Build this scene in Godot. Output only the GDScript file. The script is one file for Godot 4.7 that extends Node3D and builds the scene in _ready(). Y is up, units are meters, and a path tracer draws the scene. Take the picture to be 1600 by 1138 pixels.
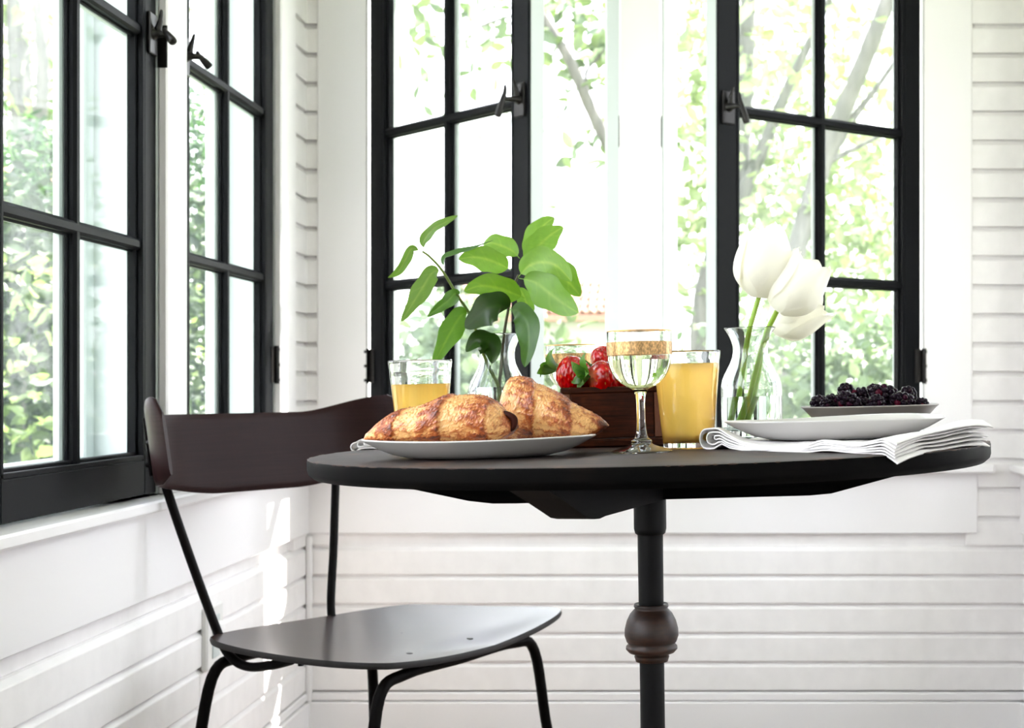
extends Node3D
# A breakfast table in a white sunroom corner with black casement windows.

const F := 2222.0          # focal length in pixels of a 1600 x 1138 frame
const CX := 1045.0         # where the lens axis meets the frame
const CY := 602.0
const EYE := 0.815         # camera height
const XL := -0.773         # left wall, inner face
const XR := 0.757          # right wall, inner face
const DB := 3.0            # distance of the back wall, inner face
const TT := 0.0253         # slope of the slightly tilted table top
const TC := Vector2(-0.02, 1.5)   # table centre (x, distance)
const TR := 0.351

var M := {}
var taken := {}
var rng := RandomNumberGenerator.new()
var noise := FastNoiseLite.new()

# ---------------------------------------------------------------- mesh builder
class MB:
	var v := PackedVector3Array()
	var c := PackedColorArray()
	var uv := PackedVector2Array()
	var ix := PackedInt32Array()
	var use_col := false

	func _orient(from: int) -> void:
		# front faces run clockwise: a closed body has a negative signed volume
		var o := v[ix[from]]
		var s := 0.0
		for i in range(from, ix.size(), 3):
			s += (v[ix[i]] - o).dot((v[ix[i + 1]] - o).cross(v[ix[i + 2]] - o))
		if s > 0.0:
			for i in range(from, ix.size(), 3):
				var t := ix[i]
				ix[i] = ix[i + 1]
				ix[i + 1] = t

	# rows of points; wrap joins each row's ends; caps close first and last row with a fan
	func grid(rows: Array, wrap := false, caps := false, cols: Array = []) -> MB:
		var start := ix.size()
		var base := v.size()
		var n: int = rows[0].size()
		for r in rows.size():
			for k in n:
				v.append(rows[r][k])
				uv.append(Vector2(float(k) / (n if wrap else n - 1), float(r) / maxf(1.0, rows.size() - 1.0)))
				c.append(cols[r][k] if cols.size() else Color.WHITE)
		if cols.size():
			use_col = true
		for r in rows.size() - 1:
			for k in (n if wrap else n - 1):
				var k2 := (k + 1) % n
				var a := base + r * n + k
				var b := base + r * n + k2
				var d := base + (r + 1) * n + k
				var e := base + (r + 1) * n + k2
				if not (v[a].is_equal_approx(v[d]) and v[b].is_equal_approx(v[e])):
					ix.append_array([a, b, e, a, e, d])
		if caps:
			for r in [0, rows.size() - 1]:
				var mid := Vector3.ZERO
				for p in rows[r]:
					mid += p
				mid /= n
				var m := v.size()
				v.append(mid)
				uv.append(Vector2(0.5, 0.5))
				c.append(cols[r][0] if cols.size() else Color.WHITE)
				for k in n:
					v.append(rows[r][k])
					uv.append(Vector2.ZERO)
					c.append(cols[r][k] if cols.size() else Color.WHITE)
				for k in n:
					var a := m + 1 + k
					var b := m + 1 + (k + 1) % n
					if r == 0:
						ix.append_array([m, b, a])
					else:
						ix.append_array([m, a, b])
		if wrap:
			_orient(start)
		return self

	# profile of (radius, height); a doubled point is a crease
	func lathe(prof: Array, segs := 48, xf := Transform3D()) -> MB:
		var rows := []
		for p in prof:
			var row := PackedVector3Array()
			for k in segs:
				var a := TAU * k / segs
				row.append(xf * Vector3(p.x * cos(a), p.y, p.x * sin(a)))
			rows.append(row)
		return grid(rows, true, false)

	func tube(path: Array, rad, segs := 12) -> MB:
		var rows := []
		var side := Vector3.ZERO
		for i in path.size():
			var t: Vector3 = (path[mini(i + 1, path.size() - 1)] - path[maxi(i - 1, 0)]).normalized()
			if i == 0:
				side = t.cross(Vector3.UP if absf(t.y) < 0.9 else Vector3.RIGHT).normalized()
			else:
				side = (side - t * side.dot(t)).normalized()
			var up := side.cross(t)
			var r: float = rad[i] if rad is Array or rad is PackedFloat32Array else rad
			var row := PackedVector3Array()
			for k in segs:
				var a := TAU * k / segs
				row.append(path[i] + (side * cos(a) + up * sin(a)) * r)
			rows.append(row)
		return grid(rows, true, true)

	# box with chamfered edges
	func box(at: Vector3, size: Vector3, ch := 0.0, b := Basis()) -> MB:
		var start := ix.size()
		var h := size / 2.0
		ch = minf(ch, minf(h.x, minf(h.y, h.z)) * 0.95)
		var quad := func(p: Array):
			var m := v.size()
			for q in p:
				v.append(at + b * q)
				uv.append(Vector2(q.x + q.z, q.y + q.z))
				c.append(Color.WHITE)
			ix.append_array([m, m + 1, m + 2])
			if p.size() == 4:
				ix.append_array([m, m + 2, m + 3])
		for ax in 3:
			var u := (ax + 1) % 3
			var w := (ax + 2) % 3
			for s in [-1.0, 1.0]:
				var pts := []
				for q in ([[-1, -1], [1, -1], [1, 1], [-1, 1]] if s > 0 else [[-1, -1], [-1, 1], [1, 1], [1, -1]]):
					var p := Vector3.ZERO
					p[ax] = s * h[ax]
					p[u] = q[0] * (h[u] - ch)
					p[w] = q[1] * (h[w] - ch)
					pts.append(p)
				quad.call(pts)
		if ch > 0.0:
			for ax in 3:
				var u := (ax + 1) % 3
				var w := (ax + 2) % 3
				for su in [-1.0, 1.0]:
					for sw in [-1.0, 1.0]:
						var pts := []
						for q in [[-1, 0], [1, 0], [1, 1], [-1, 1]]:
							var p := Vector3.ZERO
							p[ax] = q[0] * (h[ax] - ch)
							p[u] = su * (h[u] - (ch if q[1] else 0.0))
							p[w] = sw * (h[w] - (0.0 if q[1] else ch))
							pts.append(p)
						if su * sw < 0:
							pts.reverse()
						quad.call(pts)
			for sx in [-1.0, 1.0]:
				for sy in [-1.0, 1.0]:
					for sz in [-1.0, 1.0]:
						var pts := [
							Vector3(sx * h.x, sy * (h.y - ch), sz * (h.z - ch)),
							Vector3(sx * (h.x - ch), sy * h.y, sz * (h.z - ch)),
							Vector3(sx * (h.x - ch), sy * (h.y - ch), sz * h.z)]
						if sx * sy * sz < 0:
							pts.reverse()
						quad.call(pts)
		_orient(start)
		return self

	# polygon in the xy plane of xf, pushed along z from z0 to z1, flat sides
	func prism(poly: PackedVector2Array, z0: float, z1: float, xf := Transform3D()) -> MB:
		var start := ix.size()
		var n := poly.size()
		for k in n:
			var a := poly[k]
			var b := poly[(k + 1) % n]
			var m := v.size()
			for q in [Vector3(a.x, a.y, z0), Vector3(b.x, b.y, z0), Vector3(b.x, b.y, z1), Vector3(a.x, a.y, z1)]:
				v.append(xf * q)
				uv.append(Vector2(q.x + q.z, q.y))
				c.append(Color.WHITE)
			ix.append_array([m, m + 1, m + 2, m, m + 2, m + 3])
		var tri := Geometry2D.triangulate_polygon(poly)
		var cw := Geometry2D.is_polygon_clockwise(poly)
		for z in [z0, z1]:
			var m := v.size()
			for p in poly:
				v.append(xf * Vector3(p.x, p.y, z))
				uv.append(p)
				c.append(Color.WHITE)
			for t in range(0, tri.size(), 3):
				# the triangulation's own turn is measured, the caps follow the sides
				var a := poly[tri[t]]
				var b := poly[tri[t + 1]]
				var d := poly[tri[t + 2]]
				var ccw: bool = (b - a).cross(d - a) > 0.0
				var flip: bool = ccw == (z == z0)
				if cw:
					flip = not flip
				if flip:
					ix.append_array([m + tri[t], m + tri[t + 2], m + tri[t + 1]])
				else:
					ix.append_array([m + tri[t], m + tri[t + 1], m + tri[t + 2]])
		_orient(start)
		return self

	func mesh() -> ArrayMesh:
		var nn := PackedVector3Array()
		nn.resize(v.size())
		for i in range(0, ix.size(), 3):
			var a := ix[i]
			var b := ix[i + 1]
			var d := ix[i + 2]
			var f := (v[d] - v[a]).cross(v[b] - v[a])
			nn[a] += f
			nn[b] += f
			nn[d] += f
		for i in nn.size():
			nn[i] = nn[i].normalized() if nn[i].length_squared() > 1e-30 else Vector3.UP
		var arr := []
		arr.resize(Mesh.ARRAY_MAX)
		arr[Mesh.ARRAY_VERTEX] = v
		arr[Mesh.ARRAY_NORMAL] = nn
		arr[Mesh.ARRAY_TEX_UV] = uv
		if use_col:
			arr[Mesh.ARRAY_COLOR] = c
		arr[Mesh.ARRAY_INDEX] = ix
		var m := ArrayMesh.new()
		m.add_surface_from_arrays(Mesh.PRIMITIVE_TRIANGLES, arr)
		return m

# ---------------------------------------------------------------- node helpers
func numbered(called: String) -> String:
	if not taken.has(called):
		taken[called] = 0
		return called
	taken[called] += 1
	return "%s_%03d" % [called, taken[called]]

func put(called: String, mesh: Mesh, m: Material, parent: Node3D = self) -> MeshInstance3D:
	var o := MeshInstance3D.new()
	if parent == self:
		o.name = numbered(called)
	else:
		var key := "%d/%s" % [parent.get_instance_id(), called]
		taken[key] = taken.get(key, -1) + 1
		o.name = called if taken[key] == 0 else "%s_%03d" % [called, taken[key]]
	o.mesh = mesh
	o.material_override = m
	parent.add_child(o, true)
	return o

func thing(called: String, label: String, category: String, at := Vector3.ZERO, group := "") -> Node3D:
	var o := Node3D.new()
	o.name = numbered(called)
	add_child(o)
	o.position = at
	return tag(o, label, category, group)

func tag(o: Node3D, label: String, category := "", group := "") -> Node3D:
	o.set_meta("label", label)
	if category:
		o.set_meta("category", category)
	if group:
		o.set_meta("group", group)
	return o

func structure(called: String, label: String) -> Node3D:
	var o := Node3D.new()
	o.name = numbered(called)
	add_child(o)
	o.set_meta("kind", "structure")
	o.set_meta("label", label)
	return o

func struct_mesh(called: String, mesh: Mesh, m: Material, label: String) -> MeshInstance3D:
	var o := put(called, mesh, m)
	o.set_meta("kind", "structure")
	o.set_meta("label", label)
	return o

# a point of the photograph at a given distance, in metres
func W(px: float, py: float, d: float) -> Vector3:
	return Vector3((px - CX) / F * d, EYE - (py - CY) / F * d, -d)

func top_y(x: float) -> float:
	return 0.75 + TT * (x - TC.x)

# a point on the table top
func on_table(px: float, d: float, up := 0.0) -> Vector3:
	var x := (px - CX) / F * d
	return Vector3(x, top_y(x) + up, -d)

func smooth(points: Array, n := 8) -> Array:
	var out := []
	for i in points.size() - 1:
		var p0: Vector3 = points[maxi(i - 1, 0)]
		var p1: Vector3 = points[i]
		var p2: Vector3 = points[i + 1]
		var p3: Vector3 = points[mini(i + 2, points.size() - 1)]
		for k in n:
			out.append(p1.cubic_interpolate(p2, p0, p3, float(k) / n))
	out.append(points[-1])
	return out

func curve(xs: Array, x: float) -> float:   # piecewise smooth value through [x, y] pairs
	if x <= xs[0][0]:
		return xs[0][1]
	for i in xs.size() - 1:
		if x <= xs[i + 1][0]:
			var t: float = (x - xs[i][0]) / (xs[i + 1][0] - xs[i][0])
			return cubic_interpolate(xs[i][1], xs[i + 1][1], xs[maxi(i - 1, 0)][1], xs[mini(i + 2, xs.size() - 1)][1], t)
	return xs[-1][1]

func mat(color: Color, rough := 0.5, metal := 0.0) -> StandardMaterial3D:
	var m := StandardMaterial3D.new()
	m.albedo_color = color
	m.roughness = rough
	m.metallic = metal
	return m

func tex(size: Vector2i, f: Callable) -> ImageTexture:
	var im := Image.create(size.x, size.y, false, Image.FORMAT_RGB8)
	for y in size.y:
		for x in size.x:
			im.set_pixel(x, y, f.call(float(x) / size.x, float(y) / size.y))
	return ImageTexture.create_from_image(im)

# noise that repeats over the unit square
func loop_noise(u: float, v: float, sx: float, sy: float, off := 0.0) -> float:
	var a := TAU * u
	var b := TAU * v
	var n3 := noise.get_noise_3d(cos(a) * sx + off, sin(a) * sx, cos(b) * sy + off)
	return 0.5 * (n3 + noise.get_noise_3d(sin(b) * sy + 31.0, cos(a) * sx + off, sin(a) * sx - 17.0))

# ================================================================= the scene
func _ready() -> void:
	rng.seed = 7
	noise.seed = 3
	noise.frequency = 1.0
	noise.noise_type = FastNoiseLite.TYPE_SIMPLEX_SMOOTH
	noise.fractal_octaves = 3
	# --- camera
	var cam := Camera3D.new()
	cam.name = "camera"
	cam.near = 0.05
	cam.far = 200.0
	cam.projection = Camera3D.PROJECTION_FRUSTUM
	cam.size = 2.0 * cam.near * 569.0 / F
	cam.frustum_offset = Vector2((800.0 - CX) / F, (CY - 569.0) / F) * cam.near
	cam.position = Vector3(0, EYE, 0)
	add_child(cam)
	cam.current = true
	# --- sky, exposure, lens blur
	var sky_m := ProceduralSkyMaterial.new()
	sky_m.sky_top_color = Color(0.93, 0.955, 1.0)
	sky_m.sky_horizon_color = Color(1.0, 1.0, 1.0)
	sky_m.ground_bottom_color = Color(0.62, 0.64, 0.58)
	sky_m.ground_horizon_color = Color(0.9, 0.92, 0.9)
	var sky := Sky.new()
	sky.sky_material = sky_m
	var env := Environment.new()
	env.background_mode = Environment.BG_SKY
	env.sky = sky
	env.background_energy_multiplier = 1.0
	env.tonemap_mode = Environment.TONE_MAPPER_LINEAR
	env.tonemap_exposure = EXPOSURE
	env.sdfgi_enabled = true
	env.ssao_enabled = true
	env.ssil_enabled = true
	var lens := CameraAttributesPhysical.new()
	lens.frustum_focal_length = 50.0
	lens.frustum_focus_distance = 1.45
	lens.exposure_aperture = 11.0
	var we := WorldEnvironment.new()
	we.name = "environment"
	we.environment = env
	we.camera_attributes = lens
	add_child(we)
	# --- sun: high, from the right and a little behind the back wall
	var sun := DirectionalLight3D.new()
	sun.name = "sun"
	sun.light_color = Color(1.0, 0.98, 0.95)
	sun.light_energy = SUN
	sun.light_angular_distance = 0.6
	sun.shadow_enabled = true
	sun.sky_mode = DirectionalLight3D.SKY_MODE_LIGHT_ONLY
	add_child(sun)
	sun.look_at_from_position(Vector3.ZERO, Vector3(-1.0, -1.9, 0.72), Vector3.UP)
	make_materials()
	build_room()
	build_windows()
	build_outlet()
	build_table()
	build_chair()
	build_plates()
	build_croissants()
	build_glasses()
	build_crate()
	build_vases()
	build_branch()
	build_tulips()
	build_berries()
	build_napkins()
	build_garden()

const EXPOSURE := 8.2
const SUN := 1.7

func make_materials() -> void:
	var paint_tex := tex(Vector2i(256, 256), func(u, v):
		var n := loop_noise(u, v, 2.0, 2.0)
		var g := 0.985 + 0.03 * n
		return Color(g, g, g))
	var paint := mat(Color(0.965, 0.953, 0.948), 0.45)
	paint.albedo_texture = paint_tex
	paint.uv1_triplanar = true
	paint.uv1_world_triplanar = true
	paint.uv1_scale = Vector3(1.7, 1.7, 1.7)
	M.white = paint
	M.trim = mat(Color(0.945, 0.935, 0.935), 0.34)
	M.storm = mat(Color(0.77, 0.8, 0.79), 0.4)
	M.outlet = mat(Color(0.9, 0.895, 0.88), 0.35)
	M.ceiling = mat(Color(0.95, 0.95, 0.94), 0.8)
	M.floor = mat(Color(0.38, 0.32, 0.28), 0.5)
	M.black = mat(Color(0.045, 0.05, 0.06), 0.46)
	M.black.metallic_specular = 0.2
	M.hardware = mat(Color(0.12, 0.11, 0.105), 0.35, 0.5)
	var pane := mat(Color(0.86, 0.95, 0.92, 0.03), 0.0)
	pane.transparency = BaseMaterial3D.TRANSPARENCY_ALPHA
	pane.metallic_specular = 0.2
	M.pane = pane
	# dark worn wood: long streaks
	var grain := func(dark: Color, light: Color, worn: Color, wear: float) -> ImageTexture:
		return tex(Vector2i(512, 512), func(u, v):
			var n := loop_noise(u, v, 0.6, 14.0, 2.0)
			var fine := loop_noise(u, v, 1.6, 60.0, 9.0)
			var blot := loop_noise(u, v, 1.2, 1.2, 20.0)
			var t := clampf(0.5 + 0.8 * n + 0.5 * fine, 0, 1)
			var col: Color = dark.lerp(light, t)
			return col.lerp(worn, clampf((blot - 0.12) * 3.0, 0, 1) * wear * clampf(fine * 2.0 + 0.6, 0, 1)))
	var tabletop := mat(Color.WHITE, 0.6)
	tabletop.metallic_specular = 0.4
	tabletop.albedo_texture = grain.call(Color(0.06, 0.042, 0.038), Color(0.26, 0.185, 0.16), Color(0.38, 0.25, 0.18), 1.0)
	tabletop.uv1_triplanar = true
	tabletop.uv1_scale = Vector3(2.2, 2.2, 2.2)
	M.tabletop = tabletop
	var edge := mat(Color.WHITE, 0.55)
	edge.albedo_texture = grain.call(Color(0.02, 0.02, 0.02), Color(0.05, 0.045, 0.043), Color(0.12, 0.08, 0.06), 0.4)
	edge.metallic_specular = 0.12
	edge.uv1_triplanar = true
	edge.uv1_scale = Vector3(2.5, 2.5, 2.5)
	M.table_edge = edge
	M.worn_edge = mat(Color(0.24, 0.15, 0.1), 0.6)
	M.iron = mat(Color(0.03, 0.03, 0.03), 0.5)
	M.iron.metallic_specular = 0.3
	var ball := mat(Color.WHITE, 0.45)
	ball.albedo_texture = grain.call(Color(0.09, 0.06, 0.045), Color(0.25, 0.14, 0.08), Color(0.36, 0.2, 0.1), 0.9)
	ball.uv1_triplanar = true
	ball.uv1_scale = Vector3(9, 2, 9)
	M.ball = ball
	var ply := mat(Color.WHITE, 0.36)
	ply.albedo_texture = grain.call(Color(0.12, 0.066, 0.064), Color(0.17, 0.102, 0.098), Color(0.25, 0.18, 0.165), 0.25)
	ply.uv1_triplanar = true
	ply.uv1_scale = Vector3(1.6, 5.0, 1.6)
	M.ply = ply
	var seat := ply.duplicate()
	seat.roughness = 0.34
	seat.metallic_specular = 0.42
	seat.clearcoat_enabled = true
	seat.clearcoat = 0.5
	seat.clearcoat_roughness = 0.2
	ply.metallic_specular = 0.2
	M.seat = seat
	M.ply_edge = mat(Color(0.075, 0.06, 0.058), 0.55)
	M.chair_metal = mat(Color(0.035, 0.022, 0.02), 0.5)
	M.chair_metal.metallic_specular = 0.2
	var china := mat(Color(0.77, 0.76, 0.75), 0.22)
	china.clearcoat_enabled = true
	china.clearcoat = 0.4
	china.clearcoat_roughness = 0.15
	M.china = china
	M.stoneware = mat(Color(0.5, 0.475, 0.45), 0.45)
	var cloth := mat(Color(0.96, 0.95, 0.945), 0.9)
	cloth.albedo_texture = tex(Vector2i(128, 128), func(u, v):
		var g := 0.965 + 0.03 * sin(u * TAU * 32.0) * sin(v * TAU * 32.0)
		return Color(g, g, g))
	cloth.uv1_triplanar = true
	cloth.uv1_scale = Vector3(12, 12, 12)
	cloth.backlight_enabled = true
	cloth.backlight = Color(0.35, 0.35, 0.33)
	M.cloth = cloth
	var glass := mat(Color(0.985, 1.0, 0.99, 0.0), 0.0)
	glass.refraction_enabled = true
	glass.refraction_scale = 0.05
	M.glass = glass
	var water := mat(Color(0.97, 1.0, 0.985, 0.0), 0.0)
	water.refraction_enabled = true
	water.refraction_scale = 0.033
	M.water = water
	var wine := water.duplicate()
	wine.albedo_color = Color(0.97, 0.97, 0.84, 0.0)
	M.wine = wine
	var juice := mat(Color(1.0, 0.82, 0.43, 0.1), 0.85)
	juice.refraction_enabled = true
	juice.refraction_scale = 0.02
	M.juice = juice
	var gold := mat(Color.WHITE, 0.3, 0.45)
	gold.albedo_texture = tex(Vector2i(512, 64), func(u, v):
		var n := noise.get_noise_2d(u * 90.0, v * 9.0)
		var ring := 1.0 if absf(v - 0.08) < 0.03 or absf(v - 0.92) < 0.03 else 0.0
		var leaf := 0.5 + 0.5 * sin(u * TAU * 22.0) * sin(v * TAU * 1.5)
		var g := clampf(0.72 + 0.3 * n + 0.16 * leaf - 0.2 * ring, 0, 1)
		return Color(0.98 * g, 0.8 * g, 0.55 * g))
	gold.backlight_enabled = true
	gold.backlight = Color(0.75, 0.55, 0.3)
	M.gold = gold
	M.gold_line = mat(Color(0.8, 0.6, 0.33), 0.3, 0.8)
	var crust := mat(Color.WHITE, 0.36)
	crust.vertex_color_use_as_albedo = true
	crust.clearcoat_enabled = true
	crust.clearcoat = 0.35
	crust.clearcoat_roughness = 0.3
	crust.subsurf_scatter_enabled = true
	crust.subsurf_scatter_strength = 0.08
	M.crust = crust
	var walnut := mat(Color.WHITE, 0.42)
	walnut.albedo_texture = grain.call(Color(0.12, 0.05, 0.025), Color(0.26, 0.115, 0.05), Color(0.36, 0.18, 0.08), 0.6)
	walnut.metallic_specular = 0.22
	walnut.uv1_triplanar = true
	walnut.uv1_scale = Vector3(5, 5, 5)
	M.walnut = walnut
	M.endgrain = mat(Color(0.36, 0.19, 0.09), 0.5)
	M.berry_red = mat(Color.WHITE, 0.16)
	M.berry_red.vertex_color_use_as_albedo = true
	M.calyx = mat(Color(0.22, 0.36, 0.12), 0.45)
	M.calyx.backlight_enabled = true
	M.calyx.backlight = Color(0.3, 0.5, 0.1)
	M.blackberry = mat(Color.WHITE, 0.13)
	M.blackberry.metallic_specular = 0.22
	M.blackberry.vertex_color_use_as_albedo = true
	M.core = mat(Color(0.1, 0.02, 0.03), 0.5)
	for k in 2:
		var leaf := mat(Color.WHITE, 0.38)
		leaf.vertex_color_use_as_albedo = true
		leaf.backlight_enabled = true
		leaf.backlight = [Color(0.82, 0.9, 0.6), Color(0.36, 0.42, 0.26)][k]
		M["leaf" + str(k)] = leaf
	M.twig = mat(Color(0.36, 0.44, 0.16), 0.5)
	M.twig_dark = mat(Color(0.25, 0.24, 0.14), 0.6)
	M.stem = mat(Color(0.52, 0.68, 0.2), 0.35)
	M.stem.subsurf_scatter_enabled = true
	M.stem.subsurf_scatter_strength = 0.2
	var petal := mat(Color(0.98, 0.975, 0.95), 0.5)
	petal.backlight_enabled = true
	petal.backlight = Color(0.85, 0.84, 0.77)
	M.petal = petal

# ---------------------------------------------------------------- the room
const SILL := EYE - 0.166
const HEAD := EYE + 1.205      # top of the window openings
const CEIL := 2.42
const WT := 0.13               # wall thickness
const PITCH := 0.0609          # one board
const BASE_TOP := EYE - 0.665

# clapboard profile, pushed along its length: local x along the board, z out of the wall
func board_mesh(length: float) -> ArrayMesh:
	var key := "board%.3f" % length
	if not M.has(key):
		var poly := PackedVector2Array([Vector2(0, 0), Vector2(0.0125, 0), Vector2(0.013, 0.001), Vector2(0.013, 0.0485), Vector2(0.0122, 0.0502), Vector2(0.0045, 0.0568), Vector2(0.0045, PITCH - 0.001), Vector2(0, PITCH - 0.001)])
		# polygon is (z, y): turn so that its x points out of the wall
		var xf := Transform3D(Basis(Vector3(0, 0, 1), Vector3(0, 1, 0), Vector3(-1, 0, 0)), Vector3(length, 0, 0))
		M[key] = MB.new().prism(poly, 0.0, length, xf).mesh()
	return M[key]

func boards(wall: Node3D, from: Vector3, along: Basis, length: float, y0: float, y1: float, first: float) -> void:
	var k0 := int(ceil((y0 - first) / PITCH - 0.4))
	var k1 := int(floor((y1 - first) / PITCH - 0.4))
	for k in range(k0, k1 + 1):
		var o := put("board", board_mesh(length), M.white, wall)
		o.transform = Transform3D(along, Vector3(from.x, first + k * PITCH, from.z))

func build_room() -> void:
	var rear := -4.2            # distance of the wall behind the camera
	var lf := Basis(Vector3(0, 0, -1), Vector3(0, 1, 0), Vector3(1, 0, 0))   # left wall: x runs away from the camera, z into the room
	var rt := Basis(Vector3(0, 0, 1), Vector3(0, 1, 0), Vector3(-1, 0, 0))
	var first := BASE_TOP + 0.024
	# floor and ceiling
	var fl := structure("floor", "pale wooden floor of the sunroom")
	for k in 12:
		var x := lerpf(XL, XR, (k + 0.5) / 12.0)
		put("plank", MB.new().box(Vector3(0, -0.05, 0), Vector3((XR - XL) / 12.0 - 0.002, 0.1, DB - rear), 0.002).mesh(), M.floor, fl).position = Vector3(x, 0, -(DB + rear) / 2.0)
	struct_mesh("ceiling", MB.new().box(Vector3((XL + XR + 0.85 - WT) / 2.0, CEIL + 0.05, -(DB + rear) / 2.0), Vector3(XR - XL + WT + 0.85, 0.1, DB - rear + 2 * WT)).mesh(), M.ceiling, "white ceiling and eave of the sunroom")
	# back wall: pieces round the two openings
	var L := -0.628
	var R := 0.529
	var zc := -(DB + WT / 2.0)
	var b := MB.new()
	b.box(Vector3((XL + XR) / 2, SILL / 2, zc), Vector3(XR - XL + 2 * WT, SILL, WT))
	b.box(Vector3((XL + XR) / 2, (HEAD + CEIL) / 2, zc), Vector3(XR - XL + 2 * WT, CEIL - HEAD, WT))
	b.box(Vector3((XL - WT + L - 0.012) / 2, (SILL + HEAD) / 2, zc), Vector3(L - 0.012 - XL + WT, HEAD - SILL, WT))
	b.box(Vector3((XR + WT + R + 0.012) / 2, (SILL + HEAD) / 2, zc), Vector3(XR + WT - R - 0.012, HEAD - SILL, WT))
	var wb := struct_mesh("wall_back", b.mesh(), M.white, "white back wall clad in horizontal boards below and beside the open windows")
	boards(wb, Vector3(XL, 0, -DB), Basis(), XR - XL, first, SILL - 0.16, first)
	boards(wb, Vector3(XL, 0, -DB), Basis(), 0.06, SILL - 0.15, CEIL, first)
	boards(wb, Vector3(0.625, 0, -DB), Basis(), XR - 0.625, SILL - 0.15, CEIL, first)
	# side walls, each with two pairs of windows
	for s in [0, 1]:
		var x: float = [XL - WT / 2, XR + WT / 2][s]
		var m := MB.new()
		m.box(Vector3(x, SILL / 2, -(DB + rear) / 2), Vector3(WT, SILL, DB - rear))
		m.box(Vector3(x, (HEAD + CEIL) / 2, -(DB + rear) / 2), Vector3(WT, CEIL - HEAD, DB - rear))
		for seg in ([[rear, -2.96], [-1.74, -1.51], [-0.29, 0.16], [1.38, 1.59], [2.79, DB]] if s == 0 else [[rear, 1.59], [2.79, DB]]):
			m.box(Vector3(x, (SILL + HEAD) / 2, -(seg[0] + seg[1]) / 2), Vector3(WT, HEAD - SILL, seg[1] - seg[0]))
		var w := struct_mesh(["wall_left", "wall_right"][s], m.mesh(), M.white, ["white left wall of horizontal boards under the black casements", "white right wall of the sunroom at the frame edge"][s])
		if s == 0:
			var butt := 2.305
			var row := 0
			for k in range(0, 20):
				var y := first + k * PITCH
				if y > SILL - 0.2:
					break
				# two of the rows are pieced together beside the outlet
				var cuts := [-1.0, butt, DB] if k in [1, 2] else [-1.0, DB]
				for q in cuts.size() - 1:
					var o := put("board", board_mesh(cuts[q + 1] - cuts[q] - (0.0015 if cuts.size() > 2 else 0.0)), M.white, w)
					o.transform = Transform3D(lf, Vector3(XL, y, -cuts[q]))
				row += 1
			boards(w, Vector3(XL, 0, -2.885), lf, DB - 2.885, SILL - 0.15, CEIL, first)
		else:
			boards(w, Vector3(XR, 0, -DB), rt, DB + 1.0, first, SILL - 0.16, first)
			boards(w, Vector3(XR, 0, -DB), rt, 0.11, SILL - 0.15, CEIL, first)
	struct_mesh("wall_rear", MB.new().box(Vector3((XL + XR) / 2, CEIL / 2, -rear + WT / 2), Vector3(XR - XL + 2 * WT, CEIL, WT)).mesh(), M.white, "white wall behind the camera")
	# baseboards with a cap strip
	var bb := func(called: String, length: float, xf: Transform3D, label: String):
		var o := struct_mesh(called, MB.new().box(Vector3(length / 2, BASE_TOP / 2, 0.01), Vector3(length, BASE_TOP, 0.02), 0.002).mesh(), M.trim, label)
		o.transform = xf
		put("cap_strip", MB.new().box(Vector3(length / 2, BASE_TOP + 0.0105, 0.009), Vector3(length, 0.018, 0.012), 0.003).mesh(), M.trim, o)
	bb.call("baseboard_back", XR - XL, Transform3D(Basis(), Vector3(XL, 0, -DB)), "white baseboard along the back wall")
	bb.call("baseboard_left", DB - rear, Transform3D(lf, Vector3(XL, 0, -rear)), "white baseboard along the left wall")
	bb.call("baseboard_right", DB - rear, Transform3D(rt, Vector3(XR, 0, -DB)), "white baseboard along the right wall")
	# corner bead
	struct_mesh("trim_1", MB.new().box(Vector3(XL + 0.019, (BASE_TOP + SILL - 0.15) / 2, -DB + 0.019), Vector3(0.012, SILL - 0.15 - BASE_TOP, 0.012), 0.003).mesh(), M.trim, "thin white bead in the corner of the two walls")
	# sills and aprons
	var sl := struct_mesh("trim_2", MB.new().box(Vector3(XL + 0.0205 - 0.02, SILL - 0.0085, -2.0), Vector3(0.082, 0.017, 2.0), 0.003).mesh(), M.trim, "white window sill along the left wall")
	put("apron", MB.new().box(Vector3(XL + 0.009, SILL - 0.0815, -2.0), Vector3(0.018, 0.129, 1.999), 0.002).mesh(), M.trim, sl)
	var sb := struct_mesh("trim_3", MB.new().box(Vector3((XL + 0.677) / 2.0, SILL - 0.0085, -DB + 0.0025), Vector3(0.677 - XL, 0.017, 0.095), 0.003).mesh(), M.trim, "white window sill along the back wall")
	put("apron", MB.new().box(Vector3((XL + 0.648) / 2.0, SILL - 0.0815, -DB + 0.009), Vector3(0.648 - XL, 0.129, 0.018), 0.002).mesh(), M.trim, sb)
	var sr := struct_mesh("trim_4", MB.new().box(Vector3(XR - 0.0205 + 0.02, SILL - 0.0085, -2.0), Vector3(0.082, 0.017, 2.0), 0.003).mesh(), M.trim, "white window sill along the right wall")
	put("apron", MB.new().box(Vector3(XR - 0.009, SILL - 0.0815, -2.0), Vector3(0.018, 0.129, 1.999), 0.002).mesh(), M.trim, sr)
	# casings: flat boards round the openings
	var k_back := structure("trim_5", "white window casing and centre post on the back wall")
	var hgt := HEAD + 0.06 - SILL
	var yc := SILL + hgt / 2
	for q in [[-0.738, L - 0.004], [-0.104, -0.016], [R + 0.004, 0.637]]:
		put("casing", MB.new().box(Vector3((q[0] + q[1]) / 2, yc, -DB + 0.009), Vector3(q[1] - q[0], hgt, 0.018), 0.003).mesh(), M.trim, k_back)
	put("casing", MB.new().box(Vector3(-0.05, HEAD + 0.06, -DB + 0.012), Vector3(1.39, 0.11, 0.024), 0.003).mesh(), M.trim, k_back)
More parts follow.
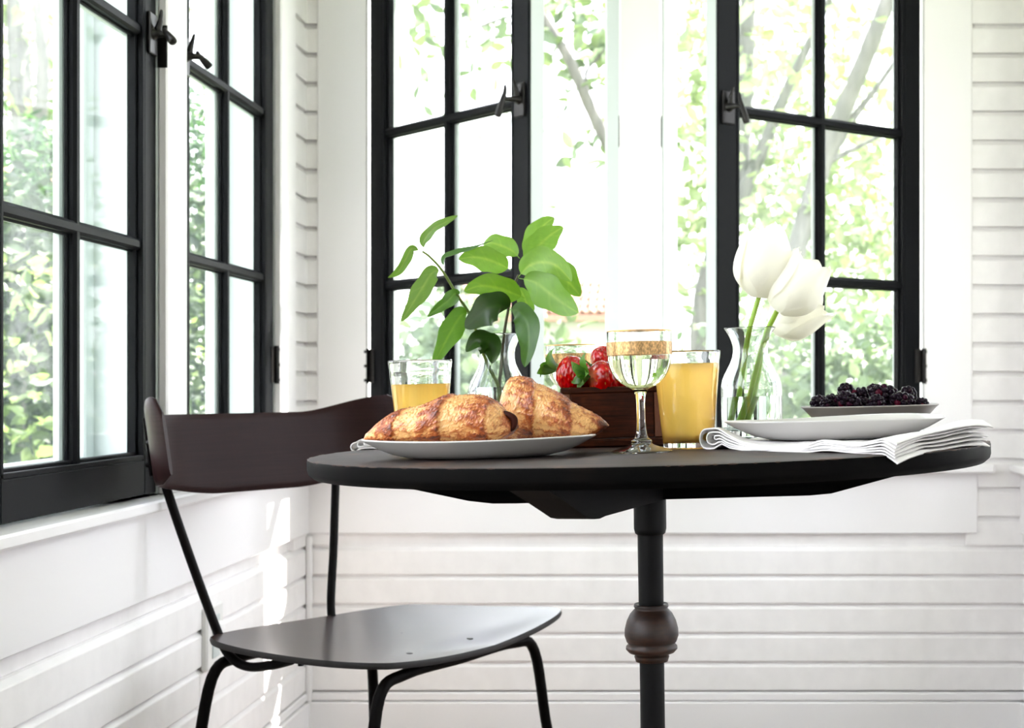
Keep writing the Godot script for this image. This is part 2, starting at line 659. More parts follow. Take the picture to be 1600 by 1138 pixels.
	# the centre post behind its casing, with the two strike plates
	put("post", MB.new().box(Vector3(-0.06, (SILL + HEAD) / 2, -DB - WT / 2 - 0.0005), Vector3(0.088, HEAD - SILL, WT), 0.002).mesh(), M.trim, k_back)
	for x in [-0.1045, -0.0155]:
		put("strike_plate", MB.new().box(Vector3(x, EYE + 0.533, -DB + 0.008), Vector3(0.002, 0.066, 0.016), 0.0005).mesh(), M.hardware, k_back)
	var k_left := structure("trim_6", "white window casing along the left wall")
	for q in [[1.38, 1.594], [2.15, 2.238], [2.783, 2.892]]:
		put("casing", MB.new().box(Vector3(XL + 0.0077, yc, -(q[0] + q[1]) / 2), Vector3(0.0154, hgt, q[1] - q[0]), 0.003).mesh(), M.trim, k_left)
	put("post", MB.new().box(Vector3(XL - WT / 2, (SILL + HEAD) / 2, -2.194), Vector3(WT, HEAD - SILL, 0.088), 0.002).mesh(), M.storm, k_left)
	put("jamb", MB.new().box(Vector3(XL - WT / 2 - 0.02, (SILL + HEAD) / 2, -2.787), Vector3(WT - 0.04, HEAD - SILL, 0.006), 0.001).mesh(), M.storm, k_left)
	put("strike_plate", MB.new().box(Vector3(XL + 0.0077, EYE + 0.512, -2.1494), Vector3(0.015, 0.064, 0.0024), 0.0008).mesh(), M.hardware, k_left)
	put("casing", MB.new().box(Vector3(XL + 0.01, HEAD + 0.06, -2.1), Vector3(0.02, 0.11, 1.6), 0.003).mesh(), M.trim, k_left)
	var k_right := structure("trim_7", "white window casing along the right wall")
	for q in [[1.38, 1.594], [2.15, 2.238], [2.783, 2.892]]:
		put("casing", MB.new().box(Vector3(XR - 0.0077, yc, -(q[0] + q[1]) / 2), Vector3(0.0154, hgt, q[1] - q[0]), 0.003).mesh(), M.trim, k_right)
	put("post", MB.new().box(Vector3(XR + WT / 2, (SILL + HEAD) / 2, -2.194), Vector3(WT, HEAD - SILL, 0.088), 0.002).mesh(), M.trim, k_right)

# ---------------------------------------------------------------- windows
# a casement sash: local x along its width from the hinge, y up from its foot, z = 0 its room face
func sash(parent: Node3D, wide: float, dir: float, xf: Transform3D, latch := 0) -> MeshInstance3D:
	var hgt := HEAD - SILL - 0.008
	var st := 0.046
	var rail := 0.052
	var ph := 0.317
	var cx := dir * wide / 2
	var black := MB.new()
	var white := MB.new()
	var frame := [
		[Vector2(dir * st / 2, hgt / 2), Vector2(st, hgt)], [Vector2(dir * (wide - st / 2), hgt / 2), Vector2(st, hgt)],
		[Vector2(cx, rail / 2), Vector2(wide - 2 * st, rail)], [Vector2(cx, hgt - st / 2), Vector2(wide - 2 * st, st)]]
	for q in frame:
		black.box(Vector3(q[0].x, q[0].y, -0.003), Vector3(q[1].x, q[1].y, 0.006), 0.0015)
		white.box(Vector3(q[0].x, q[0].y, -0.0215), Vector3(q[1].x, q[1].y, 0.031), 0.001)
	# stepped bead round the inside of the frame
	for step in [[0.0, 0.007, -0.003, 0.019], [0.007, 0.0045, -0.009, 0.0135]]:
		var i: float = st + step[0] + step[1] / 2
		var j: float = rail + step[0] + step[1] / 2
		var k: float = st + step[0] + step[1] / 2
		var z: float = step[2] - step[3] / 2 + (0.003 if step[0] == 0.0 else 0.0)
		for s in [dir * i, dir * (wide - i)]:
			black.box(Vector3(s, hgt / 2, z), Vector3(step[1], hgt - rail - st, step[3]), 0.001)
		black.box(Vector3(cx, j, z), Vector3(wide - 2 * st, step[1], step[3]), 0.001)
		black.box(Vector3(cx, hgt - k, z), Vector3(wide - 2 * st, step[1], step[3]), 0.001)
	var o := put("sash", black.mesh(), M.black, parent)
	o.transform = xf
	put("exterior_frame", white.mesh(), M.storm, o)
	# muntins: one upright, three across, black inside, white outside, with panes between
	var bars := [[Vector2(cx, hgt / 2), Vector2(0.017, hgt - rail - st)]]
	for k in [1, 2, 3]:
		bars.append([Vector2(cx, rail + ph * k), Vector2(wide - 2 * st, 0.017)])
	for q in bars:
		var across: bool = q[1].x > q[1].y
		var z := 0.0006 if across else 0.0
		put("muntin", MB.new().box(Vector3(q[0].x, q[0].y, -0.0115 + z), Vector3(q[1].x, q[1].y, 0.015), 0.004).box(Vector3(q[0].x, q[0].y, -0.0165), q_size(q[1], 0.006, 0.005), 0.001).mesh(), M.black, o)
		put("muntin", MB.new().box(Vector3(q[0].x, q[0].y, -0.029 + z), Vector3(q[1].x, q[1].y, 0.012), 0.003).mesh(), M.storm, o)
	for k in 4:
		for s in [0, 1]:
			var x0: float = st + (wide / 2 - st) * s
			var y0 := rail + ph * k
			var y1 := minf(rail + ph * (k + 1), hgt - st)
			put("pane", MB.new().box(Vector3(dir * (x0 + (wide / 2 - st) / 2), (y0 + y1) / 2, -0.0208), Vector3(wide / 2 - st - 0.001, y1 - y0 - 0.001, 0.003)).mesh(), M.pane, o)
	# hinge and latch
	for y in [0.202, 1.18]:
		var h := MB.new().tube([Vector3(-dir * 0.005, y - 0.037, 0.006), Vector3(-dir * 0.005, y + 0.037, 0.006)], 0.0055, 10)
		h.box(Vector3(dir * 0.007, y, 0.0012), Vector3(0.022, 0.07, 0.0024), 0.0006)
		for e in [-0.03, 0.0, 0.03]:
			h.tube([Vector3(-dir * 0.005, y + e - 0.003, 0.006), Vector3(-dir * 0.005, y + e + 0.003, 0.006)], 0.0068, 10)
		put("hinge", h.mesh(), M.hardware, o)
	if latch:
		var lx := dir * (wide - st / 2)
		var ly := rail + ph * 2
		var l := MB.new().box(Vector3(lx, ly, 0.0025), Vector3(0.03, 0.062, 0.005), 0.0015)
		l.tube(smooth([Vector3(lx, ly, 0.004), Vector3(lx, ly, 0.013), Vector3(lx - dir * 0.002, ly - 0.001, 0.026), Vector3(lx - dir * 0.005, ly - 0.002, 0.036 if latch == 1 else 0.028)], 5), [0.0105, 0.0095, 0.0085, 0.0075, 0.0065, 0.006, 0.0055, 0.005, 0.0046, 0.0044, 0.0044, 0.0044, 0.0044, 0.0044, 0.0044, 0.0044], 12)
		# the lever: a short tail and a teardrop grip
		var reach := 0.036 if latch == 1 else 0.026
		var tip := Vector3(lx - dir * 0.005, ly - 0.002, reach + 0.001)
		var down := Vector3(-dir * 0.006, -0.034, 0.008) if latch == 1 else Vector3(-dir * 0.007, -0.014, 0.012)
		var path := [tip - down * 0.75 + Vector3(0, 0, 0.004), tip - down * 0.35, tip, tip + down * 0.5, tip + down * 0.9, tip + down]
		l.tube(smooth(path, 4), [0.0016, 0.0026, 0.0032, 0.0037, 0.004, 0.0043, 0.0046, 0.0048, 0.005, 0.0053, 0.0057, 0.006, 0.0063, 0.0065, 0.0066, 0.0066, 0.0062, 0.0056, 0.0044, 0.003, 0.001], 12)
		# the hook that holds against the post
		l.tube(smooth([Vector3(lx + dir * 0.002, ly + 0.006, 0.01), Vector3(lx + dir * 0.002, ly + 0.02, 0.014), Vector3(lx - dir * 0.001, ly + 0.036, 0.017)], 4), [0.006, 0.0056, 0.005, 0.0045, 0.004, 0.0034, 0.003, 0.0026, 0.0015], 10)
		put("latch", l.mesh(), M.hardware, o)
	return o

func q_size(q: Vector2, add: float, z: float) -> Vector3:
	return Vector3(q.x + (add if q.x < q.y else 0.0), q.y + (add if q.y < q.x else 0.0), z)

# the outer storm window of one opening: local x from its left edge, z = 0 the room face of the wall
func storm(parent: Node3D, wide: float, xf: Transform3D) -> void:
	var hgt := HEAD - SILL
	var m := MB.new()
	var z := -WT + 0.02
	var st := 0.034
	m.box(Vector3(st / 2, hgt / 2, z), Vector3(st, hgt, 0.03), 0.003)
	m.box(Vector3(wide - st / 2, hgt / 2, z), Vector3(st, hgt, 0.03), 0.003)
	m.box(Vector3(wide / 2, 0.03, z), Vector3(wide - 2 * st, 0.06, 0.03), 0.003)
	m.box(Vector3(wide / 2, hgt - st / 2, z), Vector3(wide - 2 * st, st, 0.03), 0.003)
	var o := put("storm_frame", m.mesh(), M.storm, parent)
	o.transform = xf
	put("pane", MB.new().box(Vector3(wide / 2, hgt / 2, z), Vector3(wide - 2 * st, hgt - 0.06, 0.003)).mesh(), M.pane, o)

func build_windows() -> void:
	var lf := Basis(Vector3(0, 0, -1), Vector3(0, 1, 0), Vector3(1, 0, 0))
	var rt := Basis(Vector3(0, 0, 1), Vector3(0, 1, 0), Vector3(-1, 0, 0))
	var y := SILL + 0.004
	var w1 := structure("window_1", "black casement window at the left frame edge, its latch on the right stile")
	sash(w1, 0.544, 1.0, Transform3D(lf, Vector3(XL, y, -1.6)), 2)
	storm(w1, 0.56, Transform3D(lf, Vector3(XL, SILL, -1.59)))
	var w2 := structure("window_2", "black casement window on the left wall nearest the corner")
	sash(w2, 0.537, -1.0, Transform3D(lf, Vector3(XL, y, -2.779)), 2)
	storm(w2, 0.55, Transform3D(lf, Vector3(XL, SILL, -2.238)))
	var w3 := structure("window_3", "black casement standing open behind the leafy branch, left of the centre post")
	sash(w3, 0.54, 1.0, Transform3D(Basis(Vector3.UP, -deg_to_rad(46.5)), Vector3(-0.628, y, -DB + 0.012)), 1)
	storm(w3, 0.524, Transform3D(Basis(), Vector3(-0.628, SILL, -DB)))
	var w4 := structure("window_4", "black casement standing open behind the white tulips, right of the centre post")
	sash(w4, 0.54, -1.0, Transform3D(Basis(Vector3.UP, deg_to_rad(36.0)), Vector3(0.529, y, -DB + 0.012)), 1)
	storm(w4, 0.545, Transform3D(Basis(), Vector3(-0.016, SILL, -DB)))
	# the same casements on the right wall, beyond the frame
	var w5 := structure("window_5", "black casement on the right wall beyond the frame")
	sash(w5, 0.544, -1.0, Transform3D(rt, Vector3(XR, y, -1.6)))
	sash(w5, 0.537, 1.0, Transform3D(rt, Vector3(XR, y, -2.779)))
	for q in [[w1, lf, XL, 0.17], [w1, lf, XL, -1.5], [w1, lf, XL, -2.95]]:
		# nearer the camera a plain pair of panes lights the room
		var hgt := HEAD - SILL
		var m := MB.new()
		for x in [0.0, 0.6, 1.2]:
			m.box(Vector3(x, hgt / 2, -0.03), Vector3(0.05, hgt, 0.04), 0.003)
		m.box(Vector3(0.6, 0.025, -0.03), Vector3(1.2, 0.05, 0.04), 0.003)
		m.box(Vector3(0.6, hgt - 0.025, -0.03), Vector3(1.2, 0.05, 0.04), 0.003)
		var o := put("side_frame", m.mesh(), M.black, q[0])
		o.transform = Transform3D(q[1], Vector3(q[2], SILL, -q[3]))
		put("pane", MB.new().box(Vector3(0.6, hgt / 2, -0.03), Vector3(1.15, hgt - 0.08, 0.003)).mesh(), M.pane, o)

func build_outlet() -> void:
	var o := thing("wall_outlet", "white electrical outlet plate with a round plug cover low on the left wall", "outlet", Vector3(XL + 0.0125, EYE - 0.4155, -2.355))
	o.basis = Basis(Vector3(0, 0, -1), Vector3(0, 1, 0), Vector3(1, 0, 0))
	put("plate", MB.new().box(Vector3(0, 0, 0.004), Vector3(0.082, 0.104, 0.012), 0.003).mesh(), M.outlet, o)
	put("insert", MB.new().box(Vector3(0, 0, 0.0105), Vector3(0.036, 0.07, 0.003), 0.001).mesh(), M.storm, o)
	var turn := Transform3D(Basis(Vector3.RIGHT, PI / 2), Vector3(0.0, 0.012, 0.012))
	put("plug_cover", MB.new().lathe([Vector2(0, 0.012), Vector2(0.009, 0.0115), Vector2(0.0125, 0.009), Vector2(0.0135, 0.005), Vector2(0.0135, 0), Vector2(0, 0)], 24, turn).mesh(), M.trim, o)

# ---------------------------------------------------------------- table
func build_table() -> void:
	var t := thing("bistro_table", "round dark wooden bistro table on a slim black iron column", "table", Vector3(TC.x, 0, -TC.y))
	var th := 0.0195
	var lean := Basis(Vector3.BACK, atan(TT))
	# the top: rounded slightly at its arrises, worn brown along the upper edge
	var top := put("tabletop", MB.new().lathe([Vector2(0, -th), Vector2(TR - 0.006, -th), Vector2(TR - 0.006, -th), Vector2(TR - 0.0012, -th + 0.004), Vector2(TR, -th + 0.008), Vector2(TR, -0.0025), Vector2(TR - 0.0008, -0.0008), Vector2(TR - 0.0008, -0.0008)], 128).mesh(), M.table_edge, t)
	top.transform = Transform3D(lean, Vector3(0, 0.75, 0))
	var face := MB.new()
	var rows := []
	for r in [0.0, 0.5, 0.93, 0.985, 1.0]:
		var row := PackedVector3Array()
		for k in 128:
			var a := TAU * k / 128.0
			var rr: float = r * (TR - 0.0008)
			row.append(Vector3(rr * cos(a), -0.0008 if r == 1.0 else 0.0, rr * sin(a)))
		rows.append(row)
	put("surface", face.grid(rows, true).mesh(), M.tabletop, top)
	# worn spots along the arris
	var wear := MB.new()
	for k in 90:
		var a := rng.randf() * TAU
		var da := rng.randf_range(0.01, 0.05)
		var path := []
		for q in 5:
			var b := a + da * q / 4.0
			path.append(Vector3(cos(b), 0, sin(b)) * (TR - 0.0008) + Vector3(0, -0.0009, 0))
		wear.tube(path, [0.0001, 0.0005, 0.0007, 0.0005, 0.0001], 6)
	put("worn_edge", wear.mesh(), M.worn_edge, top).set_meta("kind", "stuff")
	# two battens crossing under the top
	var b1 := PackedVector2Array([Vector2(-0.325, 0), Vector2(-0.27, -0.012), Vector2(-0.19, -0.031), Vector2(-0.165, -0.0345), Vector2(-0.14, -0.035), Vector2(0.165, -0.035), Vector2(0.188, -0.0335), Vector2(0.26, -0.016), Vector2(0.325, 0)])
	put("batten", MB.new().prism(b1, -0.02, 0.02).mesh(), M.table_edge, top).transform = Transform3D(Basis(Vector3.UP, 0.02), Vector3(0, -th, 0.0))
	var b2 := PackedVector2Array([Vector2(-0.33, 0), Vector2(-0.3, -0.01), Vector2(-0.235, -0.033), Vector2(-0.22, -0.0355), Vector2(-0.205, -0.0365), Vector2(-0.19, -0.0355), Vector2(0.2, -0.0355), Vector2(0.23, -0.033), Vector2(0.32, 0)])
	put("batten", MB.new().prism(b2, -0.018, 0.018).mesh(), M.table_edge, top).transform = Transform3D(Basis(Vector3(0.3, 0, -0.954).normalized(), Vector3.UP, Vector3(0.954, 0, 0.3).normalized()), Vector3(0, -th, 0.0))
	# column
	var col := Basis(Vector3.BACK, deg_to_rad(0.75))
	var foot := Vector3(0.009, 0, 0)
	var shaft := MB.new().lathe([Vector2(0, 0.725), Vector2(0.0185, 0.725), Vector2(0.0185, 0.716), Vector2(0.0172, 0.711), Vector2(0.0172, 0.664), Vector2(0.016, 0.659), Vector2(0.0135, 0.657), Vector2(0.0135, 0.657), Vector2(0.0132, 0.58), Vector2(0.013, 0.5), Vector2(0.013, 0.1), Vector2(0, 0.1)], 32)
	put("column", shaft.mesh(), M.iron, t).transform = Transform3D(col, foot)
	var y0 := 0.523
	var ball := [Vector2(0.011, y0), Vector2(0.017, y0 + 0.001), Vector2(0.0185, y0 + 0.006), Vector2(0.0175, y0 + 0.0085), Vector2(0.024, y0 + 0.0105), Vector2(0.0272, y0 + 0.014), Vector2(0.027, y0 + 0.017), Vector2(0.0245, y0 + 0.0195), Vector2(0.0265, y0 + 0.022), Vector2(0.0285, y0 + 0.028), Vector2(0.0283, y0 + 0.035), Vector2(0.026, y0 + 0.044), Vector2(0.0225, y0 + 0.051), Vector2(0.0185, y0 + 0.0555), Vector2(0.0172, y0 + 0.0565), Vector2(0.0185, y0 + 0.059), Vector2(0.0178, y0 + 0.0615), Vector2(0.0165, y0 + 0.0605), Vector2(0.011, y0 + 0.0605)]
	put("turned_collar", MB.new().lathe(ball, 40).mesh(), M.ball, t).transform = Transform3D(col, foot)
	# foot plate and three curved legs, below the frame
	var base := MB.new().lathe([Vector2(0, 0.135), Vector2(0.02, 0.135), Vector2(0.03, 0.12), Vector2(0.032, 0.09), Vector2(0.026, 0.075), Vector2(0, 0.075)], 32)
	put("hub", base.mesh(), M.iron, t).position = foot
	for k in 3:
		var a := TAU * k / 3.0 + 0.4
		var dv := Vector3(cos(a), 0, sin(a))
		var path := smooth([dv * 0.015 + Vector3(0, 0.105, 0), dv * 0.1 + Vector3(0, 0.1, 0), dv * 0.19 + Vector3(0, 0.045, 0), dv * 0.25 + Vector3(0, 0.013, 0)], 6)
		put("leg", MB.new().tube(path, 0.0125, 12).mesh(), M.iron, t).position = foot

# ---------------------------------------------------------------- chair
func build_chair() -> void:
	var O := Vector3(-0.45, 0, -2.1)
	var t := thing("dining_chair", "dark plywood chair with a curved backrest and thin black metal legs", "chair", O)
	# plan axes: w across from the near side to the far side, f towards the front
	var w := Vector3(0.55, 0, -0.835).normalized()
	var f := Vector3(0.835, 0, 0.55).normalized()
	# --- seat: four bowed edges, dished in the middle
	var A := Vector3(-0.672, 0.462, -2.0) - O
	var B := Vector3(-0.374, 0.444, -1.885) - O
	var C := Vector3(-0.148, 0.463, -2.27) - O
	var D := Vector3(-0.43, 0.458, -2.34) - O
	var n := 25
	var rows_t := []
	var rows_b := []
	for i in n:
		var rt := PackedVector3Array()
		var rb := PackedVector3Array()
		for j in n:
			# squircle: a square grid pulled in at its corners
			var sx := 2.0 * i / (n - 1.0) - 1.0
			var sy := 2.0 * j / (n - 1.0) - 1.0
			var q := Vector2(sx, sy)
			var k := 1.0 - 0.09 * pow(absf(sx * sy), 4.0)
			q *= k
			q.x *= 1.0 + 0.05 * (1.0 - sy * sy)
			q.y *= 1.0 + 0.04 * (1.0 - sx * sx)
			var u := 0.5 + 0.5 * q.x
			var v := 0.5 + 0.5 * q.y
			var p := A.lerp(B, u).lerp(D.lerp(C, u), v)
			p.y += -0.012 * (1.0 - q.y * q.y) * (0.35 + 0.65 * u) - 0.006 * (1.0 - q.x * q.x)
			# the front edge rolls down a little
			p.y -= 0.006 * smoothstep(0.75, 1.0, u) * (1.0 - absf(q.y))
			rt.append(p)
			rb.append(p + Vector3(0, -0.009, 0))
		rows_t.append(rt)
		rows_b.append(rb)
	var sheet := func(top: Array, bot: Array) -> Array:
		# face, underside, and the rim as three grids
		var rim := [PackedVector3Array(), PackedVector3Array(), PackedVector3Array()]
		var loop := []
		for j in n: loop.append([0, j])
		for i in range(1, n): loop.append([i, n - 1])
		for j in range(n - 2, -1, -1): loop.append([n - 1, j])
		for i in range(n - 2, 0, -1): loop.append([i, 0])
		for q in loop:
			var a: Vector3 = top[q[0]][q[1]]
			var b: Vector3 = bot[q[0]][q[1]]
			rim[0].append(a)
			rim[1].append(a.lerp(b, 0.5) + (a.lerp(b, 0.5) - (top[n / 2][n / 2] as Vector3)).normalized() * 0.0015)
			rim[2].append(b)
		return rim
	var seat := put("seat", MB.new().grid(rows_t).mesh(), M.seat, t)
	# two small dark screw heads let into the seat
	for q in [Vector3(-0.2915, 0, -2.103), Vector3(-0.362, 0, -1.996)]:
		var near := Vector3.ZERO
		var best := 9.0
		for row in rows_t:
			for p in row:
				var far := Vector2(p.x - (q.x - O.x), p.z - (q.z - O.z)).length()
				if far < best:
					best = far
					near = p
		put("screw", MB.new().lathe([Vector2(0, 0.0006), Vector2(0.004, 0.0006), Vector2(0.0052, 0.0), Vector2(0.0052, -0.003), Vector2(0, -0.003)], 16, Transform3D(Basis(), near)).mesh(), M.ply_edge, seat)
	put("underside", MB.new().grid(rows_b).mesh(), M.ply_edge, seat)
	put("edge_band", MB.new().grid(sheet.call(rows_t, rows_b), true).mesh(), M.ply_edge, seat)
	# --- backrest: a bowed ply band with raised wings
	var bc := Vector3(-0.632, 0, -2.165) - O
	var nb := 61
	var band := []
	var arc := 0.272
	# walk along the bow from its middle, turning ever more towards the front
	var spine := {}
	for sg in [-1.0, 1.0]:
		var at := bc
		var steps := (nb - 1) / 2
		for i in steps + 1:
			var l := float(i) / steps
			var phi := deg_to_rad(114.0 if sg < 0 else 84.0) * pow(l, 3.4 if sg < 0 else 2.6)
			var tg: Vector3 = w * sg * cos(phi) + f * sin(phi)
			spine[sg * i] = [at, tg * sg]
			at += tg * arc / steps
	for i in nb:
		var s := 2.0 * i / (nb - 1.0) - 1.0
		var q: Array = spine[float(i - (nb - 1) / 2)]
		var base: Vector3 = q[0]
		var tang: Vector3 = q[1]
		var y_top := 0.7725 + 0.027 * smoothstep(0.6 if s < 0 else 0.35, 0.97, absf(s)) - 0.022 * pow(smoothstep(0.93, 1.0, absf(s)), 3.0)
		var y_bot := 0.6555 + 0.024 * smoothstep(0.25, 1.0, absf(s)) + 0.014 * pow(smoothstep(0.9, 1.0, absf(s)), 2.5)
		var nor := tang.cross(Vector3.UP).normalized()
		var lean := -f * 0.22
		var th := 0.0042
		var ring := PackedVector3Array()
		var m := 12
		for side in [1.0, -1.0]:
			for k in m + 1:
				var v := float(k) / m
				if side > 0: v = 1.0 - v
				var yy := lerpf(y_bot, y_top, v)
				var edge := 1.0 - 0.55 * pow(absf(2 * v - 1), 12.0)
				ring.append(base + lean * (yy - 0.71) + Vector3(0, yy, 0) + nor * th * side * edge)
		band.append(ring)
	put("backrest", MB.new().grid(band, true, true).mesh(), M.ply, t)
	# --- posts from under the seat up to the back, splayed
	for s in [-1.0, 1.0]:
		var foot: Vector3 = (Vector3(-0.635, 0, -2.03) if s < 0 else Vector3(-0.516, 0, -2.21)) - O
		var head: Vector3 = (Vector3(-0.724, 0, -2.045) if s < 0 else Vector3(-0.535, 0, -2.285)) - O
		var k := foot - f * 0.012
		var path := smooth([foot + f * 0.14 + Vector3(0, 0.437, 0), foot + f * 0.1 + Vector3(0, 0.426, 0), foot + f * 0.05 + Vector3(0, 0.4185, 0), foot + f * 0.014 + Vector3(0, 0.429, 0), k + Vector3(0, 0.458, 0), k.lerp(head, 0.5) + Vector3(0, 0.56, 0), head + Vector3(0, 0.672, 0), head + (head - k) * 0.2 + Vector3(0, 0.73, 0)], 7)
		var rad := []
		for i in path.size():
			rad.append(0.0066)
		put("post", MB.new().tube(path, rad, 12).mesh(), M.chair_metal, t)
		# flattened bracket with two bolts behind the band
		var at := head + (head - k) * 0.2 - f * 0.006
		var br := MB.new().box(at + Vector3(0, 0.726, 0), Vector3(0.02, 0.085, 0.004), 0.0012, Basis(w, Vector3.UP, -f) * Basis(Vector3.RIGHT, 0.2))
		for y in [0.7, 0.752]:
			br.tube([at - f * 0.009 + Vector3(0, y, 0), at + f * 0.004 + Vector3(0, y, 0)], 0.005, 10)
		put("bracket", br.mesh(), M.chair_metal, t)
		var nut: Vector3 = at + w * s * 0.012 + f * 0.0145 + Vector3(0, 0.733, 0)
		put("bolt", MB.new().tube([nut - f * 0.008, nut - f * 0.001, nut + f * 0.002], [0.0034, 0.0034, 0.002], 10).mesh(), M.chair_metal, t)
	# --- front and rear legs: two bent tubes
	var arch := func(a: Vector3, b: Vector3, yk: float, fa: Vector3, fb: Vector3):
		var pts := [fa, fa.lerp(a, 0.5), a - Vector3(0, 0.075, 0) + (fa - a) * 0.176, a - Vector3(0, 0.022, 0) + (b - a) * 0.035, a + (b - a) * 0.18, a.lerp(b, 0.5), b + (a - b) * 0.18, b - Vector3(0, 0.022, 0) + (a - b) * 0.035, b - Vector3(0, 0.075, 0) + (fb - b) * 0.176, fb.lerp(b, 0.5), fb]
		return MB.new().tube(smooth(pts, 6), 0.0082, 14).mesh()
	var low := func(x: float, y: float, d: float) -> Vector3: return Vector3(x, y, -d) - O
	var hf := 0.427
	put("front_leg_tube", arch.call(low.call(-0.397, hf - 0.012, 1.905), low.call(-0.2, hf + 0.001, 2.2), hf, low.call(-0.412, 0.0, 1.86), low.call(-0.135, 0.0, 2.27)), M.chair_metal, t)
	put("rear_leg_tube", arch.call(low.call(-0.655, hf - 0.006, 2.01), low.call(-0.47, hf - 0.004, 2.27), hf, low.call(-0.742, 0.0, 1.98), low.call(-0.49, 0.0, 2.36)), M.chair_metal, t)
	# cross plate and bolts under the seat
	put("cross_plate", MB.new().box(Vector3(-0.42, 0.418, -2.1) - O, Vector3(0.05, 0.006, 0.24), 0.001, Basis(f, Vector3.UP, -w) * Basis(Vector3.UP, PI / 2)).mesh(), M.chair_metal, t)
	for q in [[-0.515, 1.99], [-0.3, 2.05], [-0.26, 2.16]]:
		put("bolt", MB.new().tube([Vector3(q[0], 0.434, -q[1]) - O, Vector3(q[0], 0.422 if q[0] < -0.4 else 0.427, -q[1]) - O], 0.0042, 8).mesh(), M.chair_metal, t)

# ---------------------------------------------------------------- plates
# an oval handmade plate; local y up from the table
func plate_mesh(rx: float, rz: float, h: float, wob: float, seed_: float) -> ArrayMesh:
	var outer := [[0.0, 0.0], [0.42, 0.0], [0.5, 0.02], [0.62, 0.09], [0.74, 0.25], [0.85, 0.52], [0.94, 0.8], [0.99, 0.96], [1.0, 1.0]]
	var inner := [[0.992, 1.06], [0.975, 1.04], [0.93, 0.9], [0.84, 0.64], [0.72, 0.4], [0.56, 0.26], [0.3, 0.22], [0.0, 0.22]]
	var rows := []
	for q in outer + inner:
		var row := PackedVector3Array()
		for k in 96:
			var a := TAU * k / 96.0
			var wv := 1.0 + wob * (0.5 * sin(2 * a + seed_) + 0.35 * sin(3 * a + 2.0 * seed_) + 0.15 * sin(5 * a + seed_))
			var hv: float = 1.0 + wob * 2.2 * q[0] * (0.6 * sin(2 * a + 1.0 + seed_) + 0.4 * sin(3 * a - seed_))
			row.append(Vector3(q[0] * rx * cos(a) * wv, q[1] * h * hv, q[0] * rz * sin(a) * wv))
		rows.append(row)
	return MB.new().grid(rows, true).mesh()

func on_top(called: String, label: String, category: String, at: Vector3, group := "") -> Node3D:
	var o := thing(called, label, category, at, group)
	o.rotation.z = atan(TT)
	return o

func build_plates() -> void:
	var a := put("serving_plate", plate_mesh(0.1115, 0.08, 0.0185, 0.02, 0.6), M.china)
	a.position = on_table(748, 1.36)
	a.rotation.z = atan(TT) - 0.003
	tag(a, "white oval handmade plate carrying the two pastries", "plate")
	var b := put("serving_plate", plate_mesh(0.1095, 0.083, 0.0195, 0.03, 2.2), M.china)
	b.position = on_table(1306, 1.42, 0.0068)
	b.rotation.z = atan(TT) + 0.004
	tag(b, "empty white oval plate resting on the folded napkin", "plate")
	# low dish of blackberries
	var pr := [[0.0, 0.0], [0.043, 0.0], [0.044, 0.0], [0.0455, 0.003], [0.052, 0.0075], [0.0585, 0.0145], [0.066, 0.0245], [0.0735, 0.0325], [0.0765, 0.0348], [0.077, 0.036], [0.0755, 0.0365], [0.072, 0.034], [0.062, 0.0225], [0.053, 0.012], [0.045, 0.0075], [0.03, 0.006], [0.0, 0.006]]
	var prof := []
	for q in pr:
		prof.append(Vector2(q[0], q[1]))
	var d := put("berry_dish", MB.new().lathe(prof, 96).mesh(), M.stoneware)
	d.position = on_table(1360, 1.6)
	d.rotation.z = atan(TT)
	tag(d, "shallow grey flared dish heaped with blackberries", "dish")

